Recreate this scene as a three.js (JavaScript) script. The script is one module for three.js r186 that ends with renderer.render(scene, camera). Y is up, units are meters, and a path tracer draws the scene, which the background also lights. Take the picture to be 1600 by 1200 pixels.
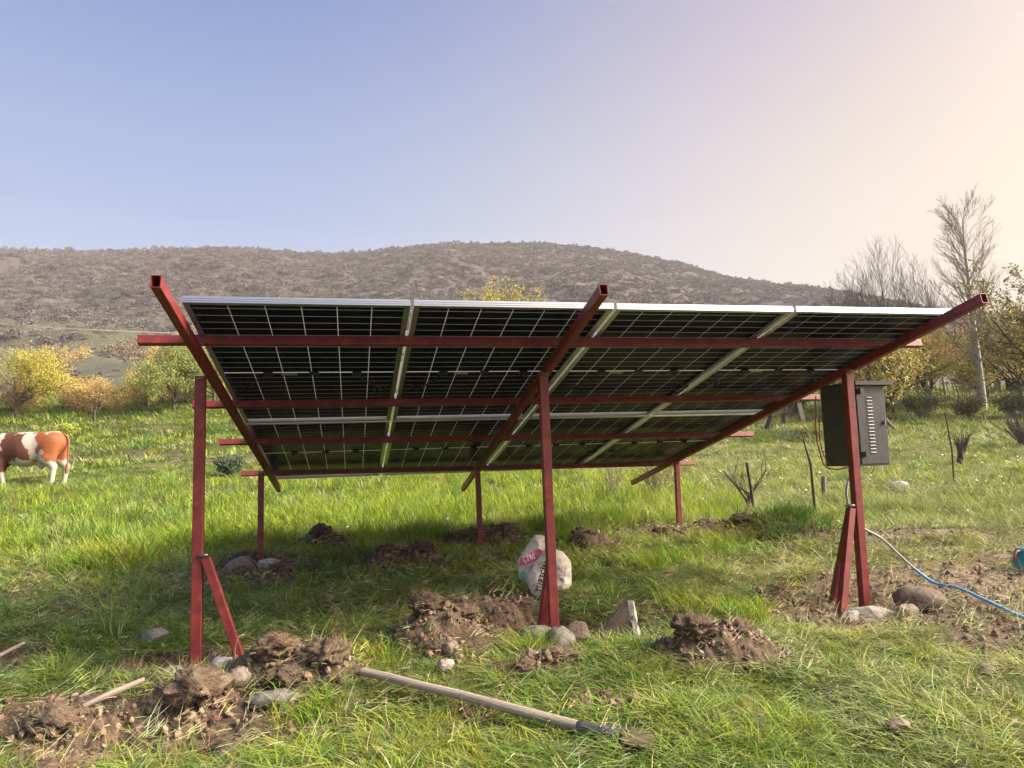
import * as THREE from 'three';
import { mergeGeometries, mergeVertices, toCreasedNormals } from 'three/addons/utils/BufferGeometryUtils.js';
import { MarchingCubes } from 'three/addons/objects/MarchingCubes.js';
import { RoundedBoxGeometry } from 'three/addons/geometries/RoundedBoxGeometry.js';
import { createNoise2D, createNoise3D } from 'simplex-noise';

const scene = new THREE.Scene();
const renderer = new THREE.WebGLRenderer({ antialias: true });
renderer.toneMapping = THREE.LinearToneMapping;
renderer.toneMappingExposure = 3.35;
renderer.shadowMap.enabled = true;

// ---------------------------------------------------------------- camera (24 mm phone lens, held 1.42 m up, tilted 6 degrees up)
const camera = new THREE.PerspectiveCamera(56.69, 4 / 3, 0.05, 3000);
camera.position.set(0, 1.42, 0);
camera.rotation.order = 'YXZ';
camera.rotation.set(0.10826, 0, -0.03385);
scene.add(camera);

// ---------------------------------------------------------------- helpers for numbers
function rng(seed) { let s = seed | 0; return () => { s = (s + 0x6d2b79f5) | 0; let t = Math.imul(s ^ (s >>> 15), 1 | s); t = (t + Math.imul(t ^ (t >>> 7), 61 | t)) ^ t; return ((t ^ (t >>> 14)) >>> 0) / 4294967296; }; }
const n2 = createNoise2D(rng(11)), n3 = createNoise3D(rng(12));
const clamp = (x, a, b) => Math.min(b, Math.max(a, x)), lerp = (a, b, t) => a + (b - a) * t;
const sm = (a, b, x) => { const t = clamp((x - a) / (b - a), 0, 1); return t * t * (3 - 2 * t); };
const fbm2 = (x, y, o = 4) => { let s = 0, a = 0.5; for (let i = 0; i < o; i++) { s += a * n2(x, y); x = x * 2.03 + 7.1; y = y * 2.03 - 3.7; a *= 0.5; } return s; };
const fbm3 = (x, y, z, o = 4) => { let s = 0, a = 0.5; for (let i = 0; i < o; i++) { s += a * n3(x, y, z); x = x * 2.03 + 7.1; y = y * 2.03 - 3.7; z = z * 2.03 + 1.9; a *= 0.5; } return s; };
const lin = (r, g, b) => new THREE.Color().setRGB(r, g, b);
const V = (x, y, z) => new THREE.Vector3(x, y, z);

// ---------------------------------------------------------------- sun and sky
const SUN_AZ = 97, SUN_EL = 33;           // degrees right of the view, degrees up
const sunDir = V(Math.sin(SUN_AZ * Math.PI / 180) * Math.cos(SUN_EL * Math.PI / 180), Math.sin(SUN_EL * Math.PI / 180), -Math.cos(SUN_AZ * Math.PI / 180) * Math.cos(SUN_EL * Math.PI / 180));
const sun = new THREE.DirectionalLight(lin(1, 0.86, 0.68), 2.1);
sun.position.copy(sunDir).multiplyScalar(200);
sun.castShadow = true; sun.shadow.radius = 46; sun.shadow.mapSize.set(4096, 4096);
Object.assign(sun.shadow.camera, { left: -60, right: 60, top: 60, bottom: -60, near: 1, far: 500 });
scene.add(sun); scene.add(sun.target);
scene.fog = new THREE.FogExp2(lin(0.74, 0.72, 0.77), 0.0004);      // evening haze in front of the hill

{
  const W = 512, H = 256, data = new Float32Array(W * H * 4), K = 1 / 3.35;
  const s2l = (c) => c.map((x) => { x /= 255; return x <= 0.04045 ? x / 12.92 : ((x + 0.055) / 1.055) ** 2.4; });
  const low = s2l([202, 217, 238]), mid = s2l([143, 170, 221]), top = s2l([106, 138, 200]), zen = s2l([95, 126, 188]);
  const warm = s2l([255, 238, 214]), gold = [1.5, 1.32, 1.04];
  const ramp = (e) => { const out = []; for (let c = 0; c < 3; c++) out.push(e < 18 ? lerp(low[c], mid[c], sm(4, 20, e) * 0.62) : e < 40 ? lerp(lerp(low[c], mid[c], 0.62), top[c], sm(14, 42, e)) : lerp(top[c], zen[c], sm(40, 80, e))); return out; };
  for (let j = 0; j < H; j++) for (let i = 0; i < W; i++) {
    const el = ((j + 0.5) / H - 0.5) * Math.PI, a = ((i + 0.5) / W - 0.5) * 2 * Math.PI, cx = Math.cos(a) * Math.cos(el), cy = Math.sin(el), cz = Math.sin(a) * Math.cos(el);
    const e = Math.max(0, el * 180 / Math.PI), base = ramp(e);
    const az = Math.atan2(cx, -cz) * 180 / Math.PI; let da = Math.abs(az - 78); if (da > 180) da = 360 - da;
    const w = (1 - sm(20, 104, da)) * (1 - 0.72 * sm(16, 62, e));                     // the warm side of the evening sky
    const g = Math.acos(clamp(cx * sunDir.x + cy * sunDir.y + cz * sunDir.z, -1, 1)) * 180 / Math.PI, glow = 0.25 * Math.exp(-((g / 32) ** 2)) + 15 * Math.exp(-((g / 21.5) ** 2));  // broad glow round the sun, strengthened out of view to add soft fill light
    const k = (j * W + i) * 4, high = sm(12, 40, e), wm = [lerp(warm[0], 0.8, high), lerp(warm[1], 0.62, high), lerp(warm[2], 0.6, high)];
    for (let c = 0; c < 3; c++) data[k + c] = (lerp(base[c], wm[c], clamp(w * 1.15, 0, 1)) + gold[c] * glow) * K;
    data[k + 3] = 1;
  }
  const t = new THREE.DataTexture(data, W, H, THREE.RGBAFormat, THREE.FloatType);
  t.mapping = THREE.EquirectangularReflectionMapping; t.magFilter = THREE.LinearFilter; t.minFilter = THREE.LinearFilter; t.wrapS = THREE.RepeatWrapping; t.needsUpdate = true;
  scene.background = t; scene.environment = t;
}

// ---------------------------------------------------------------- helpers for things
const taken = new Map();
function numbered(name) { const n = taken.get(name) ?? 0; taken.set(name, n + 1); return n ? name + '_' + String(n).padStart(3, '0') : name; }
function tag(o, label, category, group, kind) { o.userData.label = label; o.userData.category = category; if (group) o.userData.group = group; if (kind) o.userData.kind = kind; return o; }
function thing(name, label, category, [x, y, z] = [0, 0, 0], group) { const g = new THREE.Group(); g.name = numbered(name); g.position.set(x, y, z); tag(g, label, category, group); scene.add(g); return g; }
function part(name, geo, mat, parent, pos) { const m = new THREE.Mesh(geo, mat); m.name = name; if (pos) m.position.set(...pos); m.castShadow = m.receiveShadow = true; parent.add(m); return m; }
function solo(name, geo, mat, label, category, pos, group) { const m = part(numbered(name), geo, mat, scene, pos); return tag(m, label, category, group); }
const std = (c, roughness = 0.8, extra = {}) => new THREE.MeshStandardMaterial({ color: c, roughness, ...extra });
function tex(size, fn, srgb = true) {            // fn(u, v) gives [r, g, b] 0..255, tiling is up to fn
  const d = new Uint8Array(size * size * 4);
  for (let y = 0; y < size; y++) for (let x = 0; x < size; x++) { const c = fn(x / size, y / size); d.set([clamp(c[0], 0, 255), clamp(c[1], 0, 255), clamp(c[2], 0, 255), 255], (y * size + x) * 4); }
  const t = new THREE.DataTexture(d, size, size); t.wrapS = t.wrapT = THREE.RepeatWrapping; t.magFilter = THREE.LinearFilter; t.minFilter = THREE.LinearMipmapLinearFilter; t.generateMipmaps = true;
  if (srgb) t.colorSpace = THREE.SRGBColorSpace; t.needsUpdate = true; return t;
}
const tile2 = (u, v, f, o = 4) => { const a = u * 2 * Math.PI, b = v * 2 * Math.PI, r = f / (2 * Math.PI); return fbm3(Math.cos(a) * r + 3.1 * Math.sin(b) * r * 0.37, Math.sin(a) * r + Math.cos(b) * r * 0.61, Math.sin(b) * r + 5, o); };
// a tapered bent tube through points with radii
function limb(points, radii, sides = 6, out = null) {
  const pos = [], idx = [], uv = []; let ref = V(0.31, 0.2, 0.93), len = 0;
  for (let i = 0; i < points.length; i++) {
    const t = points[Math.min(i + 1, points.length - 1)].clone().sub(points[Math.max(i - 1, 0)]).normalize();
    if (Math.abs(t.dot(ref)) > 0.95) ref = V(0.9, 0.3, -0.1);
    const a = ref.clone().sub(t.clone().multiplyScalar(ref.dot(t))).normalize(), b = t.clone().cross(a); ref = a.clone();
    if (i) len += points[i].distanceTo(points[i - 1]);
    for (let k = 0; k <= sides; k++) { const q = k / sides * 2 * Math.PI, p = points[i].clone().addScaledVector(a, Math.cos(q) * radii[i]).addScaledVector(b, Math.sin(q) * radii[i]); pos.push(p.x, p.y, p.z); uv.push(k / sides, len); }
  }
  for (let i = 0; i < points.length - 1; i++) for (let k = 0; k < sides; k++) { const a = i * (sides + 1) + k, b = a + sides + 1; idx.push(a, a + 1, b, b, a + 1, b + 1); }
  for (const [row, flip] of [[0, 1], [points.length - 1, 0]]) { const c = pos.length / 3; pos.push(points[row].x, points[row].y, points[row].z); uv.push(0.5, 0); for (let k = 0; k < sides; k++) { const a = row * (sides + 1) + k; flip ? idx.push(c, a + 1, a) : idx.push(c, a, a + 1); } }
  const g = new THREE.BufferGeometry(); g.setAttribute('position', new THREE.Float32BufferAttribute(pos, 3)); g.setAttribute('uv', new THREE.Float32BufferAttribute(uv, 2)); g.setIndex(idx); g.computeVertexNormals();
  if (out) out.push(g); return g;
}
const smoothLine = (pts, n) => new THREE.CatmullRomCurve3(pts.map((p) => V(...p))).getPoints(n);
const box = (w, h, d, x = 0, y = 0, z = 0) => new THREE.BoxGeometry(w, h, d).translate(x, y, z);

// ---------------------------------------------------------------- the lie of the land
const RIDGE = [[-70, 0.14], [-55, 0.2], [-42.6, 0.25], [-36.3, 0.264], [-30.7, 0.2757], [-26.7, 0.2863], [-22.7, 0.2955], [-18.5, 0.2965], [-15.1, 0.2942], [-12.1, 0.2988], [-8, 0.3086], [-4.9, 0.3133], [-1.7, 0.3124], [3, 0.3101], [7.2, 0.299], [10.8, 0.2827], [13.8, 0.2666], [17.1, 0.2423], [20.4, 0.225], [23.1, 0.2148], [25.7, 0.202], [28.9, 0.1818], [32.7, 0.1542], [36.1, 0.1306], [42.2, 0.0847], [55, 0.04], [75, 0.02]];
const ridgeAt = (az) => { if (az <= -70 || az >= 75) return 0.02 + 0.12 * (1 - sm(70, 100, -az)) * (az < 0 ? 1 : 0); let i = 0; while (RIDGE[i + 1][0] < az) i++; const [a, x] = RIDGE[i], [b, y] = RIDGE[i + 1]; return lerp(x, y, (az - a) / (b - a)); };
const FOOT = 72;
function fieldH(x, z) {
  const d = -z, az = Math.atan2(x, Math.max(d, 0.01)) * 180 / Math.PI, e = 0.044 + 0.051 * sm(-5, 22, -az);
  const near = d < 0 ? 12 * (1 - Math.exp(d / 160)) * -1 : 0.075 * d;
  return near + sm(14, 45, d) * Math.max(0, d - 14) * e * 0.9;
}
const RTOP = (az) => 430 + 40 * Math.sin(az * 0.09) - Math.max(0, az) * 1.2;
function hillH(x, z) {
  const r = Math.hypot(x, z), az = Math.atan2(x, -z) * 180 / Math.PI, R = RTOP(az), k = FOOT / r, h0 = fieldH(x * k, z * k), h1 = ridgeAt(az) * R + 1.42, t = (r - FOOT) / (R - FOOT);
  const bumps = (fbm2(x * 0.012, z * 0.012, 4) * 7 + fbm2(x * 0.05 + 9, z * 0.05, 3) * 1.6) * sm(0, 0.25, t) * (1 - sm(0.72, 0.97, t));
  const s = t < 1 ? 0.52 * t + 0.75 * t * t - 0.27 * t ** 4 : 1 - 0.25 * (t - 1) ** 2;
  return h0 + (h1 - h0) * s + bumps;
}
// dug earth: [x, z, rx, rz, height]
const DUG = [
  [-2.05, -4.33, 0.27, 0.17, -0.27], [-1.83, -4.25, 0.24, 0.16, -0.13], [-1.58, -4.42, 0.26, 0.13, -0.08], [-1.36, -4.06, 0.26, 0.16, 0.15], [-1.06, -3.9, 0.26, 0.18, 0.15], [-1.66, -3.72, 0.24, 0.16, 0.1], [-2.2, -3.5, 0.22, 0.14, 0.06], [-1.75, -3.4, 0.7, 0.25, -0.03],
  [-0.5, -4.5, 0.26, 0.24, 0.2], [-0.28, -4.95, 0.32, 0.3, 0.15], [0.17, -4.76, 0.3, 0.24, -0.2], [0.6, -4.72, 0.26, 0.18, -0.22], [0.2, -5.3, 0.4, 0.2, 0.06], [0.1, -3.98, 0.2, 0.12, 0.05],
  [1.05, -4.08, 0.34, 0.22, 0.17], [2.3, -5.0, 0.5, 0.36, -0.14], [1.75, -5.2, 0.3, 0.2, 0.08], [2.5, -4.35, 0.7, 0.16, 0.03],
  [-2.45, -6.78, 0.3, 0.22, -0.05], [-2.55, -7.2, 0.4, 0.25, 0.07], [-2.25, -6.45, 0.4, 0.2, 0.05], [-0.3, -7.95, 0.5, 0.28, 0.1], [-0.38, -7.6, 0.22, 0.18, -0.08], [-1.05, -6.78, 0.45, 0.22, 0.14], [-2.1, -7.8, 0.35, 0.25, 0.14], [0.72, -7.25, 0.3, 0.22, 0.12],
  [1.62, -7.9, 0.4, 0.25, 0.05], [2.15, -7.55, 0.5, 0.3, 0.12], [2.75, -7.35, 0.45, 0.35, 0.2], [3.5, -7.0, 0.9, 0.3, 0.12], [4.6, -7.2, 0.8, 0.4, 0.06],
];
// bare soil: [x, z, rx, rz]
const BARE = [[-1.72, -3.5, 0.95, 0.36], [-2.3, -3.6, 0.4, 0.3], [-1.55, -3.26, 0.6, 0.17], [-2.08, -4.36, 0.34, 0.22], [-1.5, -4.3, 0.55, 0.28], [-1.25, -4.02, 0.5, 0.26], [-2.2, -3.45, 0.28, 0.16], [-3.1, -4.45, 0.3, 0.18], [-1.95, -3.12, 0.22, 0.1],
  [-0.42, -4.55, 0.4, 0.34], [-0.25, -5.02, 0.42, 0.42], [0.2, -4.78, 0.38, 0.28], [0.62, -4.72, 0.3, 0.18], [0.05, -5.35, 0.4, 0.18], [-0.32, -4.1, 0.16, 0.14], [0.1, -3.98, 0.24, 0.1], [0.4, -3.5, 0.2, 0.1], [-0.23, -3.43, 0.15, 0.12],
  [1.1, -4.06, 0.36, 0.22], [1.0, -5.1, 0.3, 0.18], [2.4, -5.05, 0.7, 0.4], [1.95, -4.85, 0.45, 0.2], [2.5, -4.7, 0.8, 0.3], [3.3, -5.3, 1.3, 0.7], [3.6, -4.6, 0.9, 0.45], [2.9, -4.2, 0.5, 0.2],
  [-2.45, -6.8, 0.5, 0.25], [-2.3, -6.4, 0.45, 0.18], [-0.35, -7.75, 0.5, 0.35], [-1.05, -6.76, 0.45, 0.18], [-2.1, -7.75, 0.3, 0.18], [0.75, -7.2, 0.3, 0.15], [0.9, -7.6, 0.2, 0.1], [-3.6, -7.55, 0.3, 0.12],
  [1.6, -7.95, 0.5, 0.25], [2.1, -7.55, 0.6, 0.3], [1.55, -8.65, 0.2, 0.12], [3.6, -7.0, 0.9, 0.18], [4.8, -6.2, 0.8, 0.3], [-8.5, -21, 3.5, 0.9], [-13, -24, 2.5, 0.8]];
const blob = (x, z, [cx, cz, rx, rz]) => { const q = ((x - cx) / rx) ** 2 + ((z - cz) / rz) ** 2; return q > 6 ? 0 : Math.exp(-q * 1.3); };
function bare(x, z) { if (z < -30 || z > 0) return 0; let s = 0; for (const b of BARE) s = Math.max(s, blob(x, z, b)); if (s < 0.02) return 0; return sm(0.16, 0.4, s + 0.2 * fbm2(x * 5, z * 5, 3)); }
function dug(x, z) { if (z < -10 || z > 0 || Math.abs(x) > 7) return 0; let s = 0; for (const b of DUG) s += b[4] * blob(x, z, b); return s; }
function groundH(x, z) {
  const r = Math.hypot(x, z); if (r > FOOT) return hillH(x, z);
  let h = fieldH(x, z) + dug(x, z) + (fbm2(x * 0.9, z * 0.9, 3) * 0.05 + fbm2(x * 0.16 + 4, z * 0.16, 2) * 0.18 * sm(8, 20, r)) * (1 - sm(40, 70, r));
  if (r < 14) { const s = bare(x, z); const q = 1 - 0.65 * sm(1.7, 2.3, x); h += fbm2(x * 7, z * 7, 3) * (0.012 + 0.04 * s * q) + (s > 0.05 ? s * q * 0.024 * Math.abs(fbm2(x * 22, z * 22, 2)) : 0); }
  return h;
}

// ---------------------------------------------------------------- ground and hillside sheets (one polar sheet, cut at the foot of the hill)
const grain = tex(512, (u, v) => { const g = 168 + 70 * tile2(u, v, 22, 4) + 60 * tile2(v + 0.3, u, 70, 2); return [g * 1.02, g, g * 0.97]; });
const grainBump = tex(512, (u, v) => { const g = 128 + 120 * tile2(u, v, 30, 5); return [g, g, g]; }, false);
const soilA = [0.18, 0.12, 0.082], soilB = [0.29, 0.2, 0.142], soilDry = [0.38, 0.3, 0.21], thatch = [0.15, 0.17, 0.035], thatchDry = [0.28, 0.24, 0.09];
function dryness(x, z) { return clamp(0.32 + 0.75 * fbm2(x * 0.35 + 20, z * 0.35, 3) + 0.5 * sm(1.2, 3.4, x) * (1 - sm(6.2, 7.4, -z)) + 0.1 * sm(3, 10, x) + 0.22 * sm(-12, -16, z) * fbm2(x * 0.1, z * 0.2, 2), 0, 1); }
function groundColor(x, z) {
  const s = bare(x, z), dr = dryness(x, z), k = clamp(0.5 + 0.9 * fbm2(x * 2.3, z * 2.3, 4), 0, 1), c = [];
  const tan = sm(1.9, 3.2, x) * (1 - sm(6.5, 7.5, -z));
  for (let i = 0; i < 3; i++) { const so = lerp(lerp(soilA[i], soilB[i], k), soilDry[i], tan * 0.9); c.push(lerp(lerp(thatch[i], thatchDry[i], dr), so, s)); }
  return c;
}
function hillColor(x, z) {
  const r = Math.hypot(x, z), m = clamp(0.5 + 0.8 * fbm2(x * 0.02, z * 0.02, 4), 0, 1), low = 1 - sm(130, 270, r + 40 * fbm2(x * 0.015 + 3, z * 0.015, 3)), st = sm(0.12, 0.4, fbm2(x * 0.06, z * 0.06, 4));
  const a = [0.125, 0.107, 0.108], b = [0.16, 0.138, 0.134], g = [0.15, 0.168, 0.09], w = [0.32, 0.29, 0.26], c = [];
  for (let i = 0; i < 3; i++) c.push(lerp(lerp(lerp(a[i], b[i], m), g[i], low * (0.55 + 0.4 * m)), w[i], st * 0.35));
  return c;
}
{
  const az = []; for (let a = -180; a < -46; a += 2.5) az.push(a); for (let a = -46; a < 46; a += 0.22) az.push(a); for (let a = 46; a < 180; a += 2.5) az.push(a); az.push(180);
  const rs = [0.02, 0.3]; while (rs[rs.length - 1] < FOOT - 0.4) { const r = rs[rs.length - 1]; rs.push(r + 0.009 * r + 0.006); } rs[rs.length - 1] = FOOT;
  const rh = [FOOT]; while (rh[rh.length - 1] < 1000) rh.push(rh[rh.length - 1] * 1.017);
  const sheet = (name, radii, colour, hFn) => {
    const A = az.length, pos = new Float32Array(radii.length * A * 3), col = new Float32Array(radii.length * A * 3), uv = new Float32Array(radii.length * A * 2), idx = [];
    radii.forEach((r, j) => az.forEach((a, i) => {
      const x = Math.sin(a * Math.PI / 180) * r, z = -Math.cos(a * Math.PI / 180) * r, k = j * A + i, c = colour(x, z);
      pos.set([x, hFn(x, z), z], k * 3); col.set(c, k * 3); uv.set([x * 0.7, z * 0.7], k * 2);
      if (j && i) { const p = k - 1, q = k - A, o = q - 1; idx.push(o, q, p, p, q, k); }
    }));
    const g = new THREE.BufferGeometry(); g.setAttribute('position', new THREE.BufferAttribute(pos, 3)); g.setAttribute('color', new THREE.BufferAttribute(col, 3)); g.setAttribute('uv', new THREE.BufferAttribute(uv, 2)); g.setIndex(idx); g.computeVertexNormals();
    const far = name === 'hillside', map = far ? grain.clone() : grain; if (far) { map.repeat.set(0.12, 0.12); map.needsUpdate = true; }
    const m = part(name, g, new THREE.MeshStandardMaterial({ vertexColors: true, map, roughness: 1, bumpMap: far ? null : grainBump, bumpScale: 0.012 }), scene);
    m.userData = { kind: 'structure', label: far ? 'brown scrub hillside rising behind the field' : 'grassy field with dug brown soil', category: far ? 'hill' : 'ground' };
  };
  sheet('ground', rs, groundColor, (x, z) => Math.hypot(x, z) >= FOOT - 1e-6 ? fieldH(x, z) : groundH(x, z));
  sheet('hillside', rh, hillColor, (x, z) => Math.hypot(x, z) <= FOOT + 1e-6 ? fieldH(x, z) : hillH(x, z));
}

// ---------------------------------------------------------------- the solar array: a frame of red primed steel tube and eight panels
const O = V(-1.6343, 2.26386, -3.48357), UD = V(0.97510645, 0, -0.22173727), VD = V(-0.21686055, -0.20857325, -0.95366069), NU = V(-0.04624846, 0.97800675, -0.20338112);
const arr = (u, v, down = 0) => O.clone().addScaledVector(UD, u).addScaledVector(VD, v).addScaledVector(NU, -down);
const ARR_Q = new THREE.Quaternion().setFromRotationMatrix(new THREE.Matrix4().makeBasis(UD, NU, VD.clone().negate()));
const YAW = Math.atan2(0.22173727, 0.97510645);
const primerMap = tex(512, (u, v) => { const a = tile2(u, v, 9, 4), b = tile2(v, u + 0.4, 60, 2), g = 206 + 58 * a + 24 * b, w = b > 0.52 ? 20 : 0; return [g + w, g - 6 * a + w * 0.7, g - 8 * a + w * 0.6]; });
const primer = new THREE.MeshStandardMaterial({ color: lin(0.27, 0.034, 0.036), map: primerMap, roughness: 0.5, bumpMap: primerMap, bumpScale: 0.0006 });
const rawSteel = std(lin(0.2, 0.17, 0.16), 0.45, { metalness: 0.7 });
const galv = std(lin(0.62, 0.62, 0.6), 0.38, { metalness: 0.85 });
function hollow(w, h, len, wall = 0.003) {      // a square tube along z, from 0 to len
  const r = 0.005, s = new THREE.Shape(), a = w / 2, b = h / 2;
  s.moveTo(-a + r, -b); s.lineTo(a - r, -b); s.quadraticCurveTo(a, -b, a, -b + r); s.lineTo(a, b - r); s.quadraticCurveTo(a, b, a - r, b); s.lineTo(-a + r, b); s.quadraticCurveTo(-a, b, -a, b - r); s.lineTo(-a, -b + r); s.quadraticCurveTo(-a, -b, -a + r, -b);
  const q = new THREE.Path(); q.moveTo(-a + wall, -b + wall); q.lineTo(-a + wall, b - wall); q.lineTo(a - wall, b - wall); q.lineTo(a - wall, -b + wall); q.lineTo(-a + wall, -b + wall); s.holes.push(q);
  return new THREE.ExtrudeGeometry(s, { depth: len, bevelEnabled: false, curveSegments: 3, steps: 1 });
}
const mount = thing('mounting_frame', 'red primed square steel tube frame carrying the solar panels on six posts', 'frame', [0.1, fieldH(0, -6), -6]);
const MB = mount.position.clone();
function tubePart(name, a, b, w, h, up, label, parent = mount) {      // tube from a to b, its h side along up
  const z = b.clone().sub(a), len = z.length(); z.normalize(); const x = up.clone().cross(z).normalize(), y = z.clone().cross(x);
  const m = part(name, hollow(w, h, len), primer, parent); m.position.copy(a).sub(MB); m.quaternion.setFromRotationMatrix(new THREE.Matrix4().makeBasis(x, y, z));
  if (label) m.userData.label = label; return m;
}
const RAFT = [[-0.02, -0.4, 0.03, 4.74], [2.075, -0.41, 2.16, 5.2], [4.405, -0.405, 4.42, 5.25]];
for (const [u0, v0, u1, v1] of RAFT) tubePart('rafter', arr(u0, v0, 0.082), arr(u1, v1, 0.082), 0.044, 0.06, NU);
const PURL = [[0.445, -0.31, 4.72, 0.45], [1.66, -0.27, 4.78, 1.71], [2.75, -0.27, 4.88, 2.98], [4.08, -0.28, 4.89, 4.38]];
for (const [v0, u0, u1, v1] of PURL) tubePart('purlin', arr(u0, v0, 0.026), arr(u1, v1, 0.026), 0.045, 0.05, NU);
// welds, splices and clamps where tubes cross
const rw = rng(5);
function lump(r, seed, sx = 1, sy = 1, sz = 1, detail = 2, rough = 0.35, freq = 1.4) {
  const g = mergeVertices(new THREE.IcosahedronGeometry(1, detail).deleteAttribute('uv').deleteAttribute('normal')), p = g.attributes.position;
  for (let i = 0; i < p.count; i++) { const x = p.getX(i), y = p.getY(i), z = p.getZ(i), k = 1 + rough * fbm3(x * freq + seed * 7.3, y * freq + seed, z * freq - seed * 2.1, 4); p.setXYZ(i, x * k * r * sx, y * k * r * sy, z * k * r * sz); }
  g.computeVertexNormals(); return g;
}
const weldGeo = lump(0.02, 3, 1.5, 0.6, 1, 2, 0.6, 3);
for (const [u0, , u1] of RAFT) for (const [pv, , , pv1] of PURL) for (const side of [-1, 1]) { const u = lerp(u0, u1, pv / 4.6), v = lerp(pv, pv1, (u + 0.28) / 5.1); const m = part('weld', weldGeo, rawSteel, mount); m.position.copy(arr(u + side * 0.027, v - 0.024, 0.052)).sub(MB); m.quaternion.copy(ARR_Q); m.scale.set(0.5, 0.7, 0.5); }
const spl = new THREE.TorusGeometry(0.014, 0.004, 6, 14);
for (const [u, pv] of [[1.45, 0.445], [0.66, 1.66], [2.72, 1.69], [1.0, 2.8], [2.8, 2.9], [2.9, 4.25]]) { const m = part('weld_scar', spl, rawSteel, mount); m.position.copy(arr(u, pv + 0.012, 0.052)).sub(MB); m.quaternion.copy(ARR_Q); m.rotateX(Math.PI / 2); m.scale.set(1, 1, 0.5); }
// posts: [u, v of the top, x, z, base y below the ground]
const POSTS = [[-0.058, 0.825, -1.868, -4.23, 0.34], [2.056, 0.79, 0.215, -4.655, 0.29], [4.335, 0.755, 2.42, -5.14, 0.25], [-0.03, 3.6, -2.44, -6.88, 0.5], [2.125, 3.88, -0.385, -7.62, 0.45], [4.39, 3.82, 1.81, -8.07, 0.55]];
const yawVec = V(Math.sin(-0.2236), 0, -Math.cos(0.2236));
POSTS.forEach(([u, v, x, z, y], i) => {
  const top = arr(u, v, 0.118), foot = V(x, y - 0.12, z);
  tubePart('post', foot, V(lerp(x, top.x, 1), top.y + 0.012, lerp(z, top.z, 1)), i < 3 ? 0.058 : 0.052, i < 3 ? 0.058 : 0.052, yawVec);
  const c = part('weld', weldGeo, rawSteel, mount); c.position.copy(top).sub(MB).add(V(0.01, -0.005, 0.032)); c.rotation.y = YAW; c.scale.setScalar(0.9);
});
// diagonal braces at the three tall posts
for (const [a, b] of [[V(-1.815, 0.92, -4.225), V(-1.60, 0.27, -4.26)], [V(0.222, 0.86, -4.70), V(0.122, 0.22, -4.84)], [V(2.365, 1.01, -5.11), V(2.165, 0.28, -4.96)], [V(2.385, 0.93, -5.19), V(2.27, 0.26, -5.34)]]) {
  tubePart('brace', b, a, 0.05, 0.05, yawVec);
  const c = part('weld', weldGeo, rawSteel, mount); c.position.copy(a).sub(MB).add(V(-0.01, 0.02, 0.02));
}

// panels
const PW = 1.134, PL = 2.278, GAP = 0.02, TH = 0.035;
const anod = std(lin(0.6, 0.61, 0.63), 0.33, { metalness: 0.92 });
const cellMat = new THREE.MeshPhysicalMaterial({ color: lin(0.005, 0.007, 0.02), roughness: 0.25, ior: 1.4, specularIntensity: 0.1 });
const sheetMat = new THREE.MeshPhysicalMaterial({ color: lin(0.85, 0.85, 0.86), roughness: 0.6, transmission: 0.45, thickness: 0 });
const blackPlastic = std(lin(0.012, 0.012, 0.013), 0.5);
const labelMat = std(lin(0.28, 0.29, 0.3), 0.6);
const cellGeo = new THREE.BoxGeometry(0.1798, 0.0016, 0.0858);
const railZ = mergeGeometries([box(0.0025, TH, PL, 0.00125, TH / 2, -PL / 2), box(0.028, 0.002, PL - 0.002, 0.0165, 0.001, -PL / 2), box(0.012, 0.002, PL - 0.002, 0.0085, TH - 0.001, -PL / 2)]);
const railX = mergeGeometries([box(PW - 0.006, TH, 0.0025, PW / 2, TH / 2, -0.00125), box(PW - 0.064, 0.002, 0.026, PW / 2, 0.001, -0.0155), box(PW - 0.03, 0.002, 0.011, PW / 2, TH - 0.001, -0.008)]);
const railXe = mergeGeometries([railX, box(PW - 0.01, 0.0035, 0.003, PW / 2, TH * 0.33, 0.001), box(PW - 0.01, 0.0035, 0.003, PW / 2, TH * 0.68, 0.001)]);
const jbox = new RoundedBoxGeometry(0.062, 0.014, 0.045, 2, 0.004);
const PL_LABEL = ['upper left solar panel, nearest the high bare rafter end at left', 'second solar panel from the left in the upper row', 'third solar panel from the left in the upper row, right of the middle rafter', 'rightmost solar panel of the upper row, above the grey cabinet', 'leftmost solar panel of the lower row, at the low left corner', 'second solar panel from the left in the lower row', 'third solar panel from the left in the lower row, right of the middle post', 'rightmost solar panel of the lower row, at the low right corner'];
const sheetGeo = box(PW - 0.006, 0.003, PL - 0.006, PW / 2, TH - 0.0055, -PL / 2);
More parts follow.
